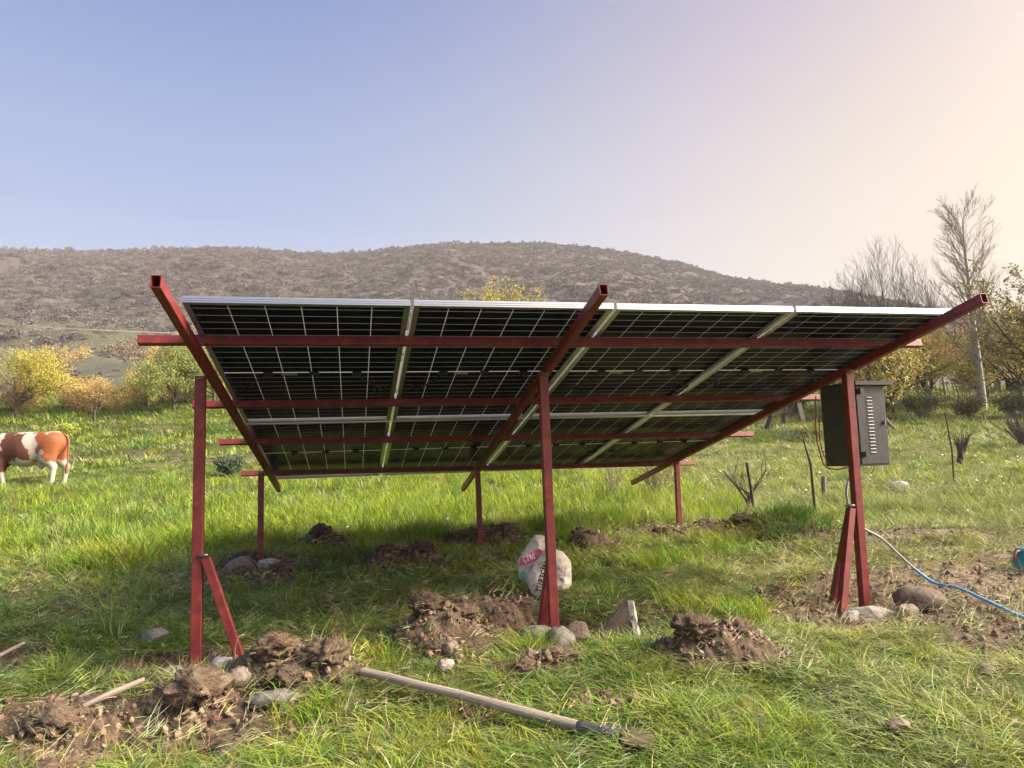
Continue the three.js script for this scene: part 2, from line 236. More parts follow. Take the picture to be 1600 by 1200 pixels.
for (let row = 0; row < 2; row++) for (let k = 0; k < 4; k++) {
  const pr = rng(100 + row * 4 + k), p = thing('solar_panel', PL_LABEL[row * 4 + k], 'solar panel', [0, 0, 0], 'solar panels in two rows of four');
  p.position.copy(arr(k * (PW + GAP), row * (PL + GAP) + (pr() - 0.5) * 0.006, -0.001)); p.quaternion.copy(ARR_Q);
  // local axes: x along the row, y up from the panel, z up the slope; the panel reaches from z = 0 down to -PL
  part('frame_rail', railZ, anod, p);
  { const m = part('frame_rail', railZ, anod, p, [PW, 0, -PL]); m.rotation.y = Math.PI; }
  part('frame_rail', railXe, anod, p);
  { const m = part('frame_rail', railX, anod, p, [PW, 0, -PL]); m.rotation.y = Math.PI; }
  part('glass_sheet', sheetGeo, sheetMat, p);
  for (let i = 0; i < 6; i++) for (let j = 0; j < 24; j++) {
    const x = PW / 2 + (i - 2.5) * 0.184, z = -(0.038 + (j + 0.5) * 0.0912 + (j > 11 ? 0.016 : 0));
    part('cell', cellGeo, cellMat, p, [x, TH - 0.0072, z]);
  }
  const zm = -PL / 2;
  const jb = [0.29, 0.58, 0.86].map((x) => part('junction_box', jbox, blackPlastic, p, [x, TH - 0.0145, zm - 0.004])), on = (j, g) => part('cable', g, blackPlastic, jb[j], jb[j].position.clone().negate().toArray());
  part('label', box(0.1, 0.0006, 0.05), labelMat, p, [0.42, TH - 0.0085, zm - 0.03]);
  const coil = (x, z, r, n, drop) => { const pts = []; for (let q = 0; q <= n * 14; q++) { const a = q / 14 * 2 * Math.PI; pts.push(V(x + Math.cos(a) * r * (1 + 0.12 * Math.sin(q * 1.7)), TH - 0.03 - drop * (0.4 + 0.6 * Math.sin(a) ** 2) + q * 0.0002, z + Math.sin(a) * r * 1.5)); } return limb(pts, pts.map(() => 0.0048), 5); };
  const lead = (x0, x1, z1) => { const pts = smoothLine([[x0, TH - 0.016, zm - 0.015], [lerp(x0, x1, 0.4), TH - 0.03 - pr() * 0.03, zm - 0.06], [x1, TH - 0.045 - pr() * 0.03, z1]], 14); return limb(pts, pts.map(() => 0.0048), 5); };
  const r1 = 0.035 + 0.02 * pr(), z1 = zm - 0.14 - 0.08 * pr();
  on(2, mergeGeometries([lead(0.86, 1.02, z1), coil(1.02, z1 - 0.03, r1, 2, 0.09 * pr())]));
  on(0, mergeGeometries([lead(0.29, 0.13, z1 - 0.03), coil(0.13, z1 - 0.06, r1 * 0.8, 2, 0.05 * pr())]));
}
// mid clamps between panels, sitting on the purlins
for (let k = 0; k < 5; k++) for (const [pv, , , pv1] of PURL) {
  const u = k * (PW + GAP) - GAP / 2, v = lerp(pv, pv1, (u + 0.28) / 5.1);
  const m = part('panel_clamp', box(0.017, 0.034, 0.04, 0, 0.019, 0), galv, mount); m.position.copy(arr(u, v)).sub(MB); m.quaternion.copy(ARR_Q);
}

// ---------------------------------------------------------------- the grey cabinet behind the right post
{
  const W = 0.255, D = 0.39, H = 0.605, cab = thing('control_cabinet', 'dark grey steel electrical cabinet with louvres hanging behind the right post', 'cabinet', [2.595, 1.3, -5.44]);
  cab.rotation.y = YAW;
  const gm = tex(256, (u, v) => { const g = 222 + 22 * tile2(u, v, 6, 4) + 10 * tile2(v, u, 50, 2); return [g, g, g]; });
  const grey = new THREE.MeshStandardMaterial({ color: lin(0.088, 0.087, 0.094), map: gm, roughness: 0.42, metalness: 0.15 }), greyDoor = new THREE.MeshStandardMaterial({ color: lin(0.09, 0.09, 0.1), map: gm, roughness: 0.38, metalness: 0.15 });
  part('body', new RoundedBoxGeometry(W, H, D, 2, 0.004).translate(0, H / 2, 0), grey, cab);
  part('lid', mergeGeometries([box(W + 0.07, 0.012, D + 0.07, 0.01, H + 0.008, 0.01), box(W + 0.07, 0.02, 0.004, 0.01, H - 0.004, D / 2 + 0.043), box(0.004, 0.02, D + 0.07, W / 2 + 0.043, H - 0.004, 0.01)]).rotateZ(-0.01), grey, cab);
  const door = part('door', new RoundedBoxGeometry(W - 0.02, H - 0.03, 0.006, 2, 0.002).translate(0, H / 2, D / 2 + 0.004), greyDoor, cab);
  const lv = new THREE.CylinderGeometry(0.011, 0.011, 0.045, 12, 1, false, 0, Math.PI).rotateZ(Math.PI / 2).scale(1, 0.55, 0.55);
  const lvMat = std(lin(0.17, 0.17, 0.18), 0.35, { metalness: 0.3 });
  for (let i = 0; i < 17; i++) { const m = part('louvre', lv, lvMat, door, [-0.015, 0.095 + i * 0.0252, D / 2 + 0.007]); m.rotation.x = 0.5; }
  part('bracket', box(0.03, 0.04, 0.07, -W / 2 + 0.018, H * 0.9, D / 2 + 0.03), grey, cab);
  part('bracket', box(0.03, 0.04, 0.07, -W / 2 + 0.018, H * 0.14, D / 2 + 0.03), grey, cab);
  part('latch', mergeGeometries([new THREE.CylinderGeometry(0.012, 0.012, 0.012, 14).rotateX(Math.PI / 2).translate(0.095, H * 0.52, D / 2 + 0.012), box(0.008, 0.04, 0.008, 0.095, H * 0.52, D / 2 + 0.02)]), rawSteel, cab);
  for (const y of [0.15, 0.85]) part('hinge', new THREE.CylinderGeometry(0.006, 0.006, 0.05, 8).translate(-W / 2 + 0.006, H * y, D / 2 + 0.008), grey, cab);
  part('cable_gland', new THREE.CylinderGeometry(0.014, 0.014, 0.03, 10).translate(-W / 2 + 0.02, -0.012, 0.1), blackPlastic, cab);
}
const cable = (name, pts, r, mat, label, category) => { const q = smoothLine(pts, 60), b = q[0].clone(); const m = solo(name, limb(q.map((p) => p.sub(b)), q.map(() => r), 8), mat, label, category); m.position.copy(b); return m; };
cable('orange_wire', [[2.56, 1.292, -5.5], [2.48, 1.275, -5.52], [2.405, 1.3, -5.56], [2.385, 1.4, -5.59], [2.37, 1.55, -5.6], [2.385, 1.7, -5.62], [2.4, 1.85, -5.62]], 0.005, std(lin(0.5, 0.09, 0.03), 0.5), 'thin orange wire looping along the left side of the grey cabinet', 'wire');
cable('orange_wire', [[2.43, 1.31, -5.55], [2.405, 1.4, -5.58], [2.395, 1.52, -5.6], [2.405, 1.62, -5.61], [2.42, 1.7, -5.62]], 0.004, std(lin(0.42, 0.05, 0.03), 0.5), 'short red wire dangling at the lower left corner of the grey cabinet', 'wire');
{ // pale cable that turns blue where it is new; one cable, two sheaths
  const c = thing('blue_cable', 'blue and grey cable running from the cabinet over the dug soil to the right edge', 'cable', [2.6, 0.35, -5.2]);
  const P = (a, n) => smoothLine(a, n).map((p) => p.sub(c.position));
  const a = P([[2.56, 1.32, -5.3], [2.46, 1.24, -5.26], [2.395, 1.12, -5.22], [2.405, 1.0, -5.22], [2.43, 0.9, -5.24], [2.5, 0.852, -5.22], [2.66, 0.768, -5.3], [2.83, 0.632, -5.4], [2.93, 0.53, -5.4]], 60);
  part('grey_sheath', limb(a, a.map(() => 0.009), 8), std(lin(0.3, 0.29, 0.31), 0.5), c);
  const gy = (x, z) => fieldH(x, z) + 0.055;
  const b = P([[2.93, 0.53, -5.4], [3.02, 0.44, -5.32], ...[[3.06, -5.12], [3.05, -4.85], [3.03, -4.6], [3.02, -4.4], [3.06, -4.2], [3.16, -4.0], [3.4, -3.8]].map(([x, z]) => [x, gy(x, z), z])], 70);
  part('blue_sheath', limb(b, b.map(() => 0.011), 8), std(lin(0.13, 0.34, 0.64), 0.45), c);
}

// ---------------------------------------------------------------- stones
const stoneMap = tex(512, (u, v) => { const a = tile2(u, v, 7, 5), b = tile2(v, u, 40, 3), g = 200 + 55 * a + 40 * b; return [g + 6 * a, g, g - 8 * a]; });
const stoneMats = { grey: [0.27, 0.25, 0.225], white: [0.6, 0.57, 0.54], brown: [0.25, 0.185, 0.145], tan: [0.4, 0.32, 0.25], pink: [0.55, 0.48, 0.44] };
for (const k in stoneMats) { stoneMats[k] = new THREE.MeshStandardMaterial({ color: lin(...stoneMats[k]), map: stoneMap, roughness: 0.92, bumpMap: stoneMap, bumpScale: 0.006 }); }
function rockGeo(seed, sx, sy, sz, cuts = 5, rough = 0.22) {      // a lump with some broken planes
  const R = rng(seed * 31 + 7), g = mergeVertices(new THREE.IcosahedronGeometry(1, 4).deleteAttribute('uv').deleteAttribute('normal')), p = g.attributes.position, planes = [];
  for (let i = 0; i < cuts; i++) planes.push([V(R() - 0.5, R() - 0.5, R() - 0.5).normalize(), 0.62 + 0.25 * R()]);
  const uv = new Float32Array(p.count * 2), v = V(0, 0, 0);
  for (let i = 0; i < p.count; i++) {
    v.fromBufferAttribute(p, i); const k = 1 + rough * fbm3(v.x * 1.3 + seed * 5.1, v.y * 1.3, v.z * 1.3 - seed, 5); v.multiplyScalar(k);
    for (const [n, d] of planes) { const e = v.dot(n) - d; if (e > 0) v.addScaledVector(n, -e * 0.92); }
    p.setXYZ(i, v.x * sx, v.y * sy, v.z * sz); uv[i * 2] = v.x * 0.4 + v.y * 0.13; uv[i * 2 + 1] = v.z * 0.4 + v.y * 0.3;
  }
  g.setAttribute('uv', new THREE.BufferAttribute(uv, 2)); g.computeVertexNormals(); return g;
}
function stone(seed, mat, x, z, [sx, sy, sz], turn, tilt, sink, label, cuts = 5, group) {
  const m = solo('stone', rockGeo(seed, sx, sy, sz, cuts), stoneMats[mat], label, 'stone', [x, groundH(x, z) + sy * (1 - sink), z], group); m.rotation.set(tilt, turn, tilt * 0.4); return m;
}
stone(1, 'grey', -1.55, -4.42, [0.14, 0.06, 0.08], 0.2, 0.1, 0.0, 'flat grey stone behind the foot of the left brace');
stone(2, 'white', -1.98, -4.2, [0.1, 0.085, 0.08], 0.6, 0.2, -0.3, 'white concrete lump left of the foot of the left front post', 7);
stone(3, 'white', -1.68, -4.14, [0.075, 0.06, 0.06], 0.2, 0.6, 0.0, 'small white broken stone between the left front post and its brace', 7);
stone(4, 'grey', -2.58, -6.74, [0.15, 0.11, 0.1], 0.4, 0.1, 0.4, 'grey boulder left of the foot of the left rear post', 3);
stone(5, 'white', -2.3, -6.72, [0.14, 0.08, 0.09], 0.5, -0.15, 0.35, 'pale wedge-shaped stone right of the foot of the left rear post', 6);
stone(6, 'grey', 0.1, -4.5, [0.12, 0.08, 0.09], 0.1, 0, 0.45, 'rounded grey stone left of the foot of the middle front post', 2);
stone(7, 'grey', 0.24, -4.42, [0.1, 0.08, 0.09], 0.9, 0.2, 0.42, 'grey stone in front of the foot of the middle front post', 3);
stone(8, 'brown', 0.36, -4.55, [0.1, 0.085, 0.09], 2, 0.1, 0.4, 'brown-grey stone touching the middle front post on its right', 3);
stone(9, 'pink', 2.34, -4.9, [0.19, 0.075, 0.075], -0.18, 0.1, 0.15, 'long whitish concrete chunk at the foot of the right front post', 8);
stone(10, 'brown', 2.7, -4.95, [0.155, 0.095, 0.11], -0.35, 0.12, 0.2, 'large smooth brown boulder right of the right front post', 1);
stone(11, 'brown', 2.53, -4.93, [0.075, 0.06, 0.06], 0.5, 0.2, 0.4, 'brown stone between the whitish chunk and the big boulder', 4);
stone(12, 'tan', 2.54, -4.82, [0.08, 0.055, 0.055], 0.2, 0.1, 0.15, 'tan stone in front of the big smooth boulder', 5);
stone(13, 'pink', 2.49, -5.02, [0.06, 0.045, 0.045], 0.2, 0.4, 0.4, 'small pinkish stone behind the foot of the right front post', 6);
stone(14, 'white', 2.2, -4.88, [0.07, 0.06, 0.06], 0.2, 0.4, 0.5, 'small pale stone at the foot of the leaning right brace', 6);
stone(15, 'tan', 3.27, -5.0, [0.075, 0.04, 0.05], 0.2, 0, 0.4, 'flat pale stone on the dry soil right of the blue cable', 4);
stone(16, 'white', 5.63, -10.55, [0.14, 0.08, 0.1], 0.2, 0, 0.4, 'lone white stone in the grass of the right field', 4);
stone(17, 'pink', -0.41, -3.98, [0.06, 0.035, 0.045], 0.9, 0.2, 0.4, 'small pale stone just behind the shovel handle', 9);
stone(18, 'tan', -1.45, -3.78, [0.06, 0.05, 0.05], 0.4, 0.2, 0.4, 'brown pebble right of the big earth clod by the left post', 5);
stone(19, 'brown', -1.5, -3.72, [0.05, 0.04, 0.045], 1.4, 0.2, 0.4, 'small brown pebble below the big earth clod by the left post', 5);
stone(20, 'grey', -1.22, -3.64, [0.12, 0.04, 0.07], 0.3, 0, 0.5, 'mossy flat grey stone in the grass right of the dug soil at left', 3);
stone(21, 'grey', -2.35, -4.72, [0.08, 0.05, 0.06], 0.3, 0.2, 0.3, 'grey stone on the back rim of the hole at the left post', 7);
stone(22, 'tan', 2.35, -3.75, [0.05, 0.025, 0.04], 0.3, 0.1, 0.4, 'flat tan pebble in the trampled grass at lower right', 5);
stone(23, 'tan', -0.4, -4.2, [0.045, 0.055, 0.035], 0.3, 0.3, 0.5, 'reddish upright stone at the left heap by the middle post', 9);
stone(24, 'brown', 2.95, -5.3, [0.06, 0.045, 0.05], 0.3, 0.1, 0.4, 'dark brown stone on dry soil under the blue cable', 5);
stone(25, 'tan', 1.56, -3.1, [0.045, 0.03, 0.04], 0.3, 0.1, 0.4, 'small tan pebble in the grass at the bottom right', 5);
{ // broken slab standing in the hole
  const s = new THREE.Shape(); s.moveTo(-0.2, -0.14); s.lineTo(0.13, -0.14); s.lineTo(0.16, 0.02); s.lineTo(0.155, 0.17); s.lineTo(0.12, 0.16); s.lineTo(0, 0.06); s.lineTo(-0.2, -0.05);
  const g = new THREE.ExtrudeGeometry(s, { depth: 0.05, bevelEnabled: true, bevelSize: 0.006, bevelThickness: 0.006, bevelSegments: 2, steps: 3 });
  const p = g.attributes.position; for (let i = 0; i < p.count; i++) { const x = p.getX(i), y = p.getY(i), z = p.getZ(i), k = 0.012 * fbm3(x * 14, y * 14, z * 14, 3); p.setXYZ(i, x + k, y + k, z + k * 1.4); }
  g.computeVertexNormals();
  const t = thing('broken_slab', 'broken brown slab with a whitish edge standing in the hole by the middle post', 'slab', [0.56, groundH(0.56, -4.6) + 0.13, -4.6]); t.rotation.set(-0.35, -0.25, 0.05);
  part('face', g, stoneMats.brown, t);
  const e = new THREE.BoxGeometry(0.034, 0.32, 0.07, 3, 14, 3), q = e.attributes.position; for (let i = 0; i < q.count; i++) { const x = q.getX(i), y = q.getY(i), z = q.getZ(i), k = 0.02 * fbm3(x * 9, y * 16, z * 16, 3); q.setXYZ(i, x + k, y, z + k); } e.computeVertexNormals();
  part('mortar_edge', e, stoneMats.white, t, [0.165, 0.01, 0.028]).rotation.z = 0.03;
}

// ---------------------------------------------------------------- clods of turned earth
const soilMap = tex(512, (u, v) => { const a = tile2(u, v, 12, 5), b = tile2(v, u, 60, 3), g = 190 + 70 * a + 60 * b; return [g, g - 4 * b, g - 6 * b]; });
const soilMat = (c) => new THREE.MeshStandardMaterial({ color: lin(...c), map: soilMap, roughness: 1, bumpMap: soilMap, bumpScale: 0.012 });
const clodMats = [soilMat([0.2, 0.135, 0.092]), soilMat([0.27, 0.187, 0.128]), soilMat([0.3, 0.195, 0.13])];
const CLODS = [], FIBRES = [];
function clod(seed, x, z, r, [sx, sy, sz], m, label) {
  r *= 0.75; sy *= 0.68;
  const g = mergeVertices(new THREE.IcosahedronGeometry(1, 5).deleteAttribute('uv').deleteAttribute('normal')), p = g.attributes.position, uv = new Float32Array(p.count * 2), v = V(0, 0, 0);
  for (let i = 0; i < p.count; i++) {
    v.fromBufferAttribute(p, i); const big = fbm3(v.x * 1.2 + seed * 3, v.y * 1.2, v.z * 1.2, 2), mid = fbm3(v.x * 3.4 + seed, v.y * 3.4, v.z * 3.4, 2), fine = fbm3(v.x * 10, v.y * 10 + seed, v.z * 10, 4), k = 0.9 + 0.5 * big + 0.24 * Math.sign(mid) * Math.sqrt(Math.abs(mid)) + 0.2 * fine;
    p.setXYZ(i, v.x * k * r * sx, v.y * k * r * sy, v.z * k * r * sz); uv[i * 2] = (v.x + v.y * 0.4) * r * 2.2; uv[i * 2 + 1] = (v.z + v.y * 0.6) * r * 2.2;
  }
  g.setAttribute('uv', new THREE.BufferAttribute(uv, 2)); g.computeVertexNormals();
  const o = solo('earth_clod', g, clodMats[m], label, 'soil', [x, groundH(x, z) + r * sy * 0.25, z], 'clods of dug earth'); o.rotation.y = seed * 1.7; o.updateMatrixWorld(); { const R = rng(seed + 900), nn = g.attributes.normal, w = V(0, 0, 0), q = V(0, 0, 0); for (let i = 0; i < 42; i++) { const k = Math.floor(R() * p.count); w.fromBufferAttribute(p, k).applyMatrix4(o.matrixWorld); q.fromBufferAttribute(nn, k).transformDirection(o.matrixWorld); if (q.y > -0.3) FIBRES.push([w.clone(), q.clone(), r]); } } CLODS.push([x, z, r * (sx + sz) / 2, o.position.y + r * sy * 0.8]); return o;
}
clod(1, -1.6, -3.64, 0.18, [1.05, 1.0, 0.95], 1, 'big upright earth clod in front of the left front post');
clod(2, -1.33, -4.0, 0.14, [1.15, 0.95, 1], 2, 'reddish earth clod right of the foot of the left brace');
clod(3, -1.02, -3.9, 0.15, [1.2, 0.9, 1], 1, 'wide crumbly earth clod at the right end of the left heap');
clod(4, -1.2, -3.78, 0.12, [1.3, 0.8, 1], 0, 'dark earth clod low in the left heap, right of the pebbles');
clod(5, -2.15, -3.4, 0.15, [1.1, 0.95, 0.9], 1, 'earth clod by the small stick at the lower left');
clod(6, -1.88, -3.02, 0.15, [1.2, 0.75, 0.8], 2, 'reddish earth clod cut by the bottom edge at left');
clod(7, -2.3, -4.22, 0.12, [1, 0.9, 0.9], 0, 'earth clod on the left rim of the hole at the left post');
clod(8, -2.02, -3.98, 0.1, [1.2, 0.8, 0.9], 0, 'grassy earth clod left of the biggest clod');
clod(9, -0.58, -4.52, 0.14, [1, 1, 1], 0, 'rounded dark clod at the left end of the middle heap');
clod(10, -0.36, -4.62, 0.13, [1.3, 0.8, 1], 1, 'broad earth clod on top of the middle heap');
clod(11, -0.5, -4.26, 0.09, [1.1, 0.9, 1], 0, 'small earth clod below the middle heap');
clod(12, 0.02, -3.92, 0.09, [1, 0.9, 0.9], 2, 'small reddish clod in front of the middle post, left of the dry turf');
clod(13, 0.2, -3.99, 0.1, [1.5, 0.7, 0.9], 1, 'dry turf clod in front of the middle post');
clod(14, 0.95, -4.05, 0.16, [1.15, 0.8, 1], 0, 'large brown clod in the grass right of the middle post');
clod(15, 1.22, -4.16, 0.15, [1, 0.9, 1], 0, 'tall dark clod at the right end of the pair in the grass');
clod(16, 1.85, -5.3, 0.12, [1.3, 0.8, 0.9], 2, 'tan earth clod left of the right front post');
clod(17, 2.02, -5.18, 0.1, [1.3, 0.7, 0.9], 2, 'smaller tan clod nearest the braces of the right post');
clod(18, -2.66, -7.05, 0.14, [1.1, 0.9, 1], 0, 'dark clod behind the grey boulder at the left rear post');
clod(19, -2.42, -6.42, 0.11, [1.3, 0.8, 1], 0, 'dark clod in front of the left rear post');
clod(20, -2.12, -6.46, 0.11, [1.2, 0.8, 1], 1, 'brown clod right of and in front of the left rear post');
clod(21, -1.22, -6.82, 0.14, [1, 0.9, 1], 0, 'left one of two dark clods left of the middle rear post');
clod(22, -0.88, -6.74, 0.13, [1.3, 0.8, 1], 0, 'right one of two dark clods left of the middle rear post');
clod(23, -0.55, -7.75, 0.15, [1.1, 0.9, 1], 0, 'dark clod left of the middle rear post foot');
clod(24, -0.12, -7.85, 0.15, [1.3, 0.9, 1], 1, 'brown clod right behind the middle rear post');
clod(25, -2.12, -7.8, 0.17, [1.2, 0.8, 1], 0, 'dark grassy clod between the left and middle rear posts');
clod(26, 0.66, -7.35, 0.13, [1.1, 0.9, 1], 0, 'dark clod behind and right of the white sack');
clod(27, 1.52, -8.5, 0.13, [1.2, 0.9, 1], 0, 'dark clod behind and left of the right rear post');
clod(28, 2.02, -7.72, 0.15, [1.3, 0.8, 1], 0, 'brown clod right of the right rear post');
clod(29, 1.55, -7.75, 0.13, [1.3, 0.7, 1], 0, 'dark clod in front of the right rear post, on its left');
clod(30, 2.35, -7.5, 0.17, [1.3, 0.8, 1], 0, 'dark clod beside the grassy hump right of the right rear post');

// ---------------------------------------------------------------- shovel
const woodMap = tex(512, (u, v) => { const a = fbm2(u * 60, v * 3 + 2, 4), b = fbm2(u * 9, v * 1.2, 3), g = 200 + 60 * a + 40 * b; return [g, g - 4, g - 9]; });
const oldWood = new THREE.MeshStandardMaterial({ color: lin(0.6, 0.52, 0.46), map: woodMap, roughness: 0.85, bumpMap: woodMap, bumpScale: 0.002 });
{
  const A = V(-0.84, groundH(-0.84, -3.84) + 0.035, -3.84), B = V(0.26, groundH(0.26, -3.18) + 0.04, -3.18), C = V(0.56, groundH(0.56, -2.99) + 0.028, -2.99);
  const sh = thing('shovel', 'old shovel with grey wooden handle lying in the foreground grass', 'shovel', B.toArray());
  const L = (t, y = 0) => A.clone().lerp(B, t).sub(B).add(V(0, y, 0));
  part('handle', limb([L(0), L(0.02), L(0.15, 0.004), L(0.3, 0.002), L(0.5, 0.006), L(0.7, 0.002), L(0.85), L(1)], [0.016, 0.021, 0.022, 0.0215, 0.022, 0.0225, 0.022, 0.021], 14), oldWood, sh);
  const rust = new THREE.MeshStandardMaterial({ color: lin(0.2, 0.21, 0.23), map: stoneMap, roughness: 0.5, metalness: 0.5 });
  const dir = C.clone().sub(B), D = dir.clone().normalize();
  part('socket', limb([D.clone().multiplyScalar(-0.03), V(0, 0, 0), D.clone().multiplyScalar(0.08), D.clone().multiplyScalar(0.15).add(V(0, -0.01, 0))], [0.0235, 0.025, 0.026, 0.017], 14), rust, sh);
  const bl = new THREE.PlaneGeometry(1, 1, 16, 20), p = bl.attributes.position, len = 0.33;      // a pointed, slightly dished blade
  for (let i = 0; i < p.count; i++) { const s = p.getX(i) * 2, t = p.getY(i) + 0.5, w = (t < 0.12 ? lerp(0.05, 0.085, t / 0.12) : 0.085 * Math.sqrt(Math.max(0, 1 - ((t - 0.12) / 0.88) ** 2.1))); p.setXYZ(i, s * w, 0.012 * s * s - 0.008 * Math.sin(t * 3), t * len); }
  bl.computeVertexNormals(); const back = bl.clone().translate(0, -0.003, 0); back.index.array.reverse(); back.computeVertexNormals();
  const blade = part('blade', mergeGeometries([bl, back]), rust, sh); blade.position.copy(D.clone().multiplyScalar(0.07)).add(V(0, -0.012, 0)); blade.quaternion.setFromUnitVectors(V(0, 0, 1), D); blade.rotateZ(0.12);
  const ms = lump(0.085, 8, 0.75, 0.06, 1.15, 4, 0.5, 2.2); part('caked_soil', ms, clodMats[1], sh).position.copy(D.clone().multiplyScalar(0.24)).add(V(0, 0.004, 0));
}
// sticks
for (const [a, b, r, label] of [[[-2.12, -3.58], [-1.9, -3.72], 0.017, 'short weathered stick lying on bare soil at left'], [[-3.12, -4.2], [-3.06, -4.52], 0.012, 'thin stick on the bare soil at the left edge']]) {
  const P = V(a[0], groundH(...a) + 0.02, a[1]), Q = V(b[0], groundH(...b) + 0.06, b[1]); const m = solo('stick', limb([V(0, 0, 0), Q.clone().sub(P).multiplyScalar(0.5).add(V(0, 0.006, 0.01)), Q.clone().sub(P)], [r * 0.8, r, r * 0.85], 8), oldWood, label, 'stick'); m.position.copy(P);
}

// ---------------------------------------------------------------- cement sack
{
  const cv = (w, h, draw) => { const c = document.createElement('canvas'); c.width = w; c.height = h; const x = c.getContext('2d'); draw(x, w, h); const t = new THREE.CanvasTexture(c); t.colorSpace = THREE.SRGBColorSpace; return t; };
  const paper = (x, w, h, seed) => { x.fillStyle = '#c4b8ac'; x.fillRect(0, 0, w, h); const R = rng(seed); for (let i = 0; i < 900; i++) { const k = 180 + R() * 50; x.fillStyle = `rgba(${k + 8},${k - 4},${k - 18},0.16)`; x.beginPath(); x.arc(R() * w, R() * h, 2 + R() * 22, 0, 7); x.fill(); } };
  const front = cv(512, 640, (x, w, h) => {
    paper(x, w, h, 4);
    x.save(); x.translate(150, 548); x.rotate(-1.26); x.fillStyle = '#262022'; x.font = 'bold 96px sans-serif'; x.scale(0.92, 1); x.fillText('YURTÇİM', 0, 0); x.restore();
    x.save(); x.translate(405, 420); x.rotate(-1.35); x.strokeStyle = '#4a3e52'; x.lineWidth = 6; x.lineCap = 'round';
    for (const [a, b] of [[0, 0], [52, 6], [96, -4], [140, 2]]) { x.beginPath(); x.moveTo(a, b); x.bezierCurveTo(a + 20, b - 70, a + 44, b - 40, a + 12, b + 4); x.bezierCurveTo(a + 30, b + 24, a + 40, b - 22, a + 52, b); x.stroke(); }
    x.restore();
  });
  const back = cv(512, 512, (x, w, h) => {
    paper(x, w, h, 9);
    x.fillStyle = '#d8657e'; x.beginPath(); x.moveTo(10, 330); x.lineTo(40, 250); x.lineTo(180, 190); x.lineTo(300, 150); x.lineTo(330, 175); x.lineTo(370, 168); x.lineTo(345, 215); x.lineTo(360, 255); x.lineTo(300, 262); x.lineTo(140, 310); x.closePath(); x.fill();
    x.save(); x.translate(70, 300); x.rotate(-0.24); x.fillStyle = '#f0e6e2'; x.font = 'bold 88px sans-serif'; x.fillText('ÇİM', 0, -4); x.restore();
    x.fillStyle = '#6fb3a2'; x.beginPath(); x.ellipse(62, 430, 42, 52, 0.3, 0, 7); x.fill();
    x.strokeStyle = 'rgba(214,120,140,0.5)'; x.lineWidth = 9; x.beginPath(); x.moveTo(300, 90); x.bezierCurveTo(360, 60, 420, 90, 470, 60); x.stroke();
  });
  // a paper lobe: outline filled with rings, puffed up and creased
  function lobe(poly, thick, seed) {
    const N = 96, K = 18, sh = new THREE.CatmullRomCurve3(poly.map(([x, y]) => V(x, y, 0)), true, 'catmullrom', 0.18).getSpacedPoints(N).slice(0, N), c = V(0, 0, 0); sh.forEach((p) => c.add(p)); c.multiplyScalar(1 / N);
    let x0 = 9, x1 = -9, y0 = 9, y1 = -9; for (const p of sh) { x0 = Math.min(x0, p.x); x1 = Math.max(x1, p.x); y0 = Math.min(y0, p.y); y1 = Math.max(y1, p.y); }
    const pos = [], uv = [], idx = [];
    for (const s of [1, -1]) { const off = pos.length / 3;
      for (let k = 0; k <= K; k++) for (let i = 0; i < N; i++) { const t = k / K, p = c.clone().lerp(sh[i], t), puff = thick * Math.pow(Math.max(0, 1 - t ** 2.6), 0.6), cr = 0.05 * Math.abs(fbm3(p.x * 5 + seed, p.y * 8, s, 2)) + 0.006 * fbm3(p.x * 22, p.y * 22, seed, 2);
        pos.push(p.x, p.y, s * (puff * (1 + 0.35 * fbm3(p.x * 4, p.y * 4, seed + s, 2)) - cr * (1 - t ** 6))); uv.push((p.x - x0) / (x1 - x0), (p.y - y0) / (y1 - y0));
        if (k) { const a = off + k * N + i, b = off + k * N + (i + 1) % N, d = a - N, e = b - N; s > 0 ? idx.push(d, a, e, e, a, b) : idx.push(d, e, a, e, b, a); } } }
    const g = new THREE.BufferGeometry(); g.setAttribute('position', new THREE.Float32BufferAttribute(pos, 3)); g.setAttribute('uv', new THREE.Float32BufferAttribute(uv, 2)); g.setIndex(idx); g.computeVertexNormals(); return g;
  }
  const t = thing('cement_sack', 'crumpled white cement sack with black and pink print behind the middle post', 'sack', [0.2, 0.4, -5.4]); t.rotation.set(-0.12, 0.03, 0);
  const m1 = new THREE.MeshStandardMaterial({ map: front, roughness: 0.75 }), m2 = new THREE.MeshStandardMaterial({ map: back, roughness: 0.75 });
  part('folded_end', lobe([[0.02, 0.37], [0.13, 0.34], [0.19, 0.26], [0.185, 0.1], [0.12, 0.03], [-0.02, 0.0], [-0.1, 0.03], [-0.145, 0.15], [-0.07, 0.28]], 0.065, 3), m1, t, [0, 0, 0.05]);
  part('sack_body', lobe([[-0.06, 0.47], [0.04, 0.45], [0.09, 0.36], [0.06, 0.2], [-0.12, 0.12], [-0.19, 0.15], [-0.2, 0.28], [-0.13, 0.39]], 0.07, 7), m2, t, [0, 0, -0.06]);
}
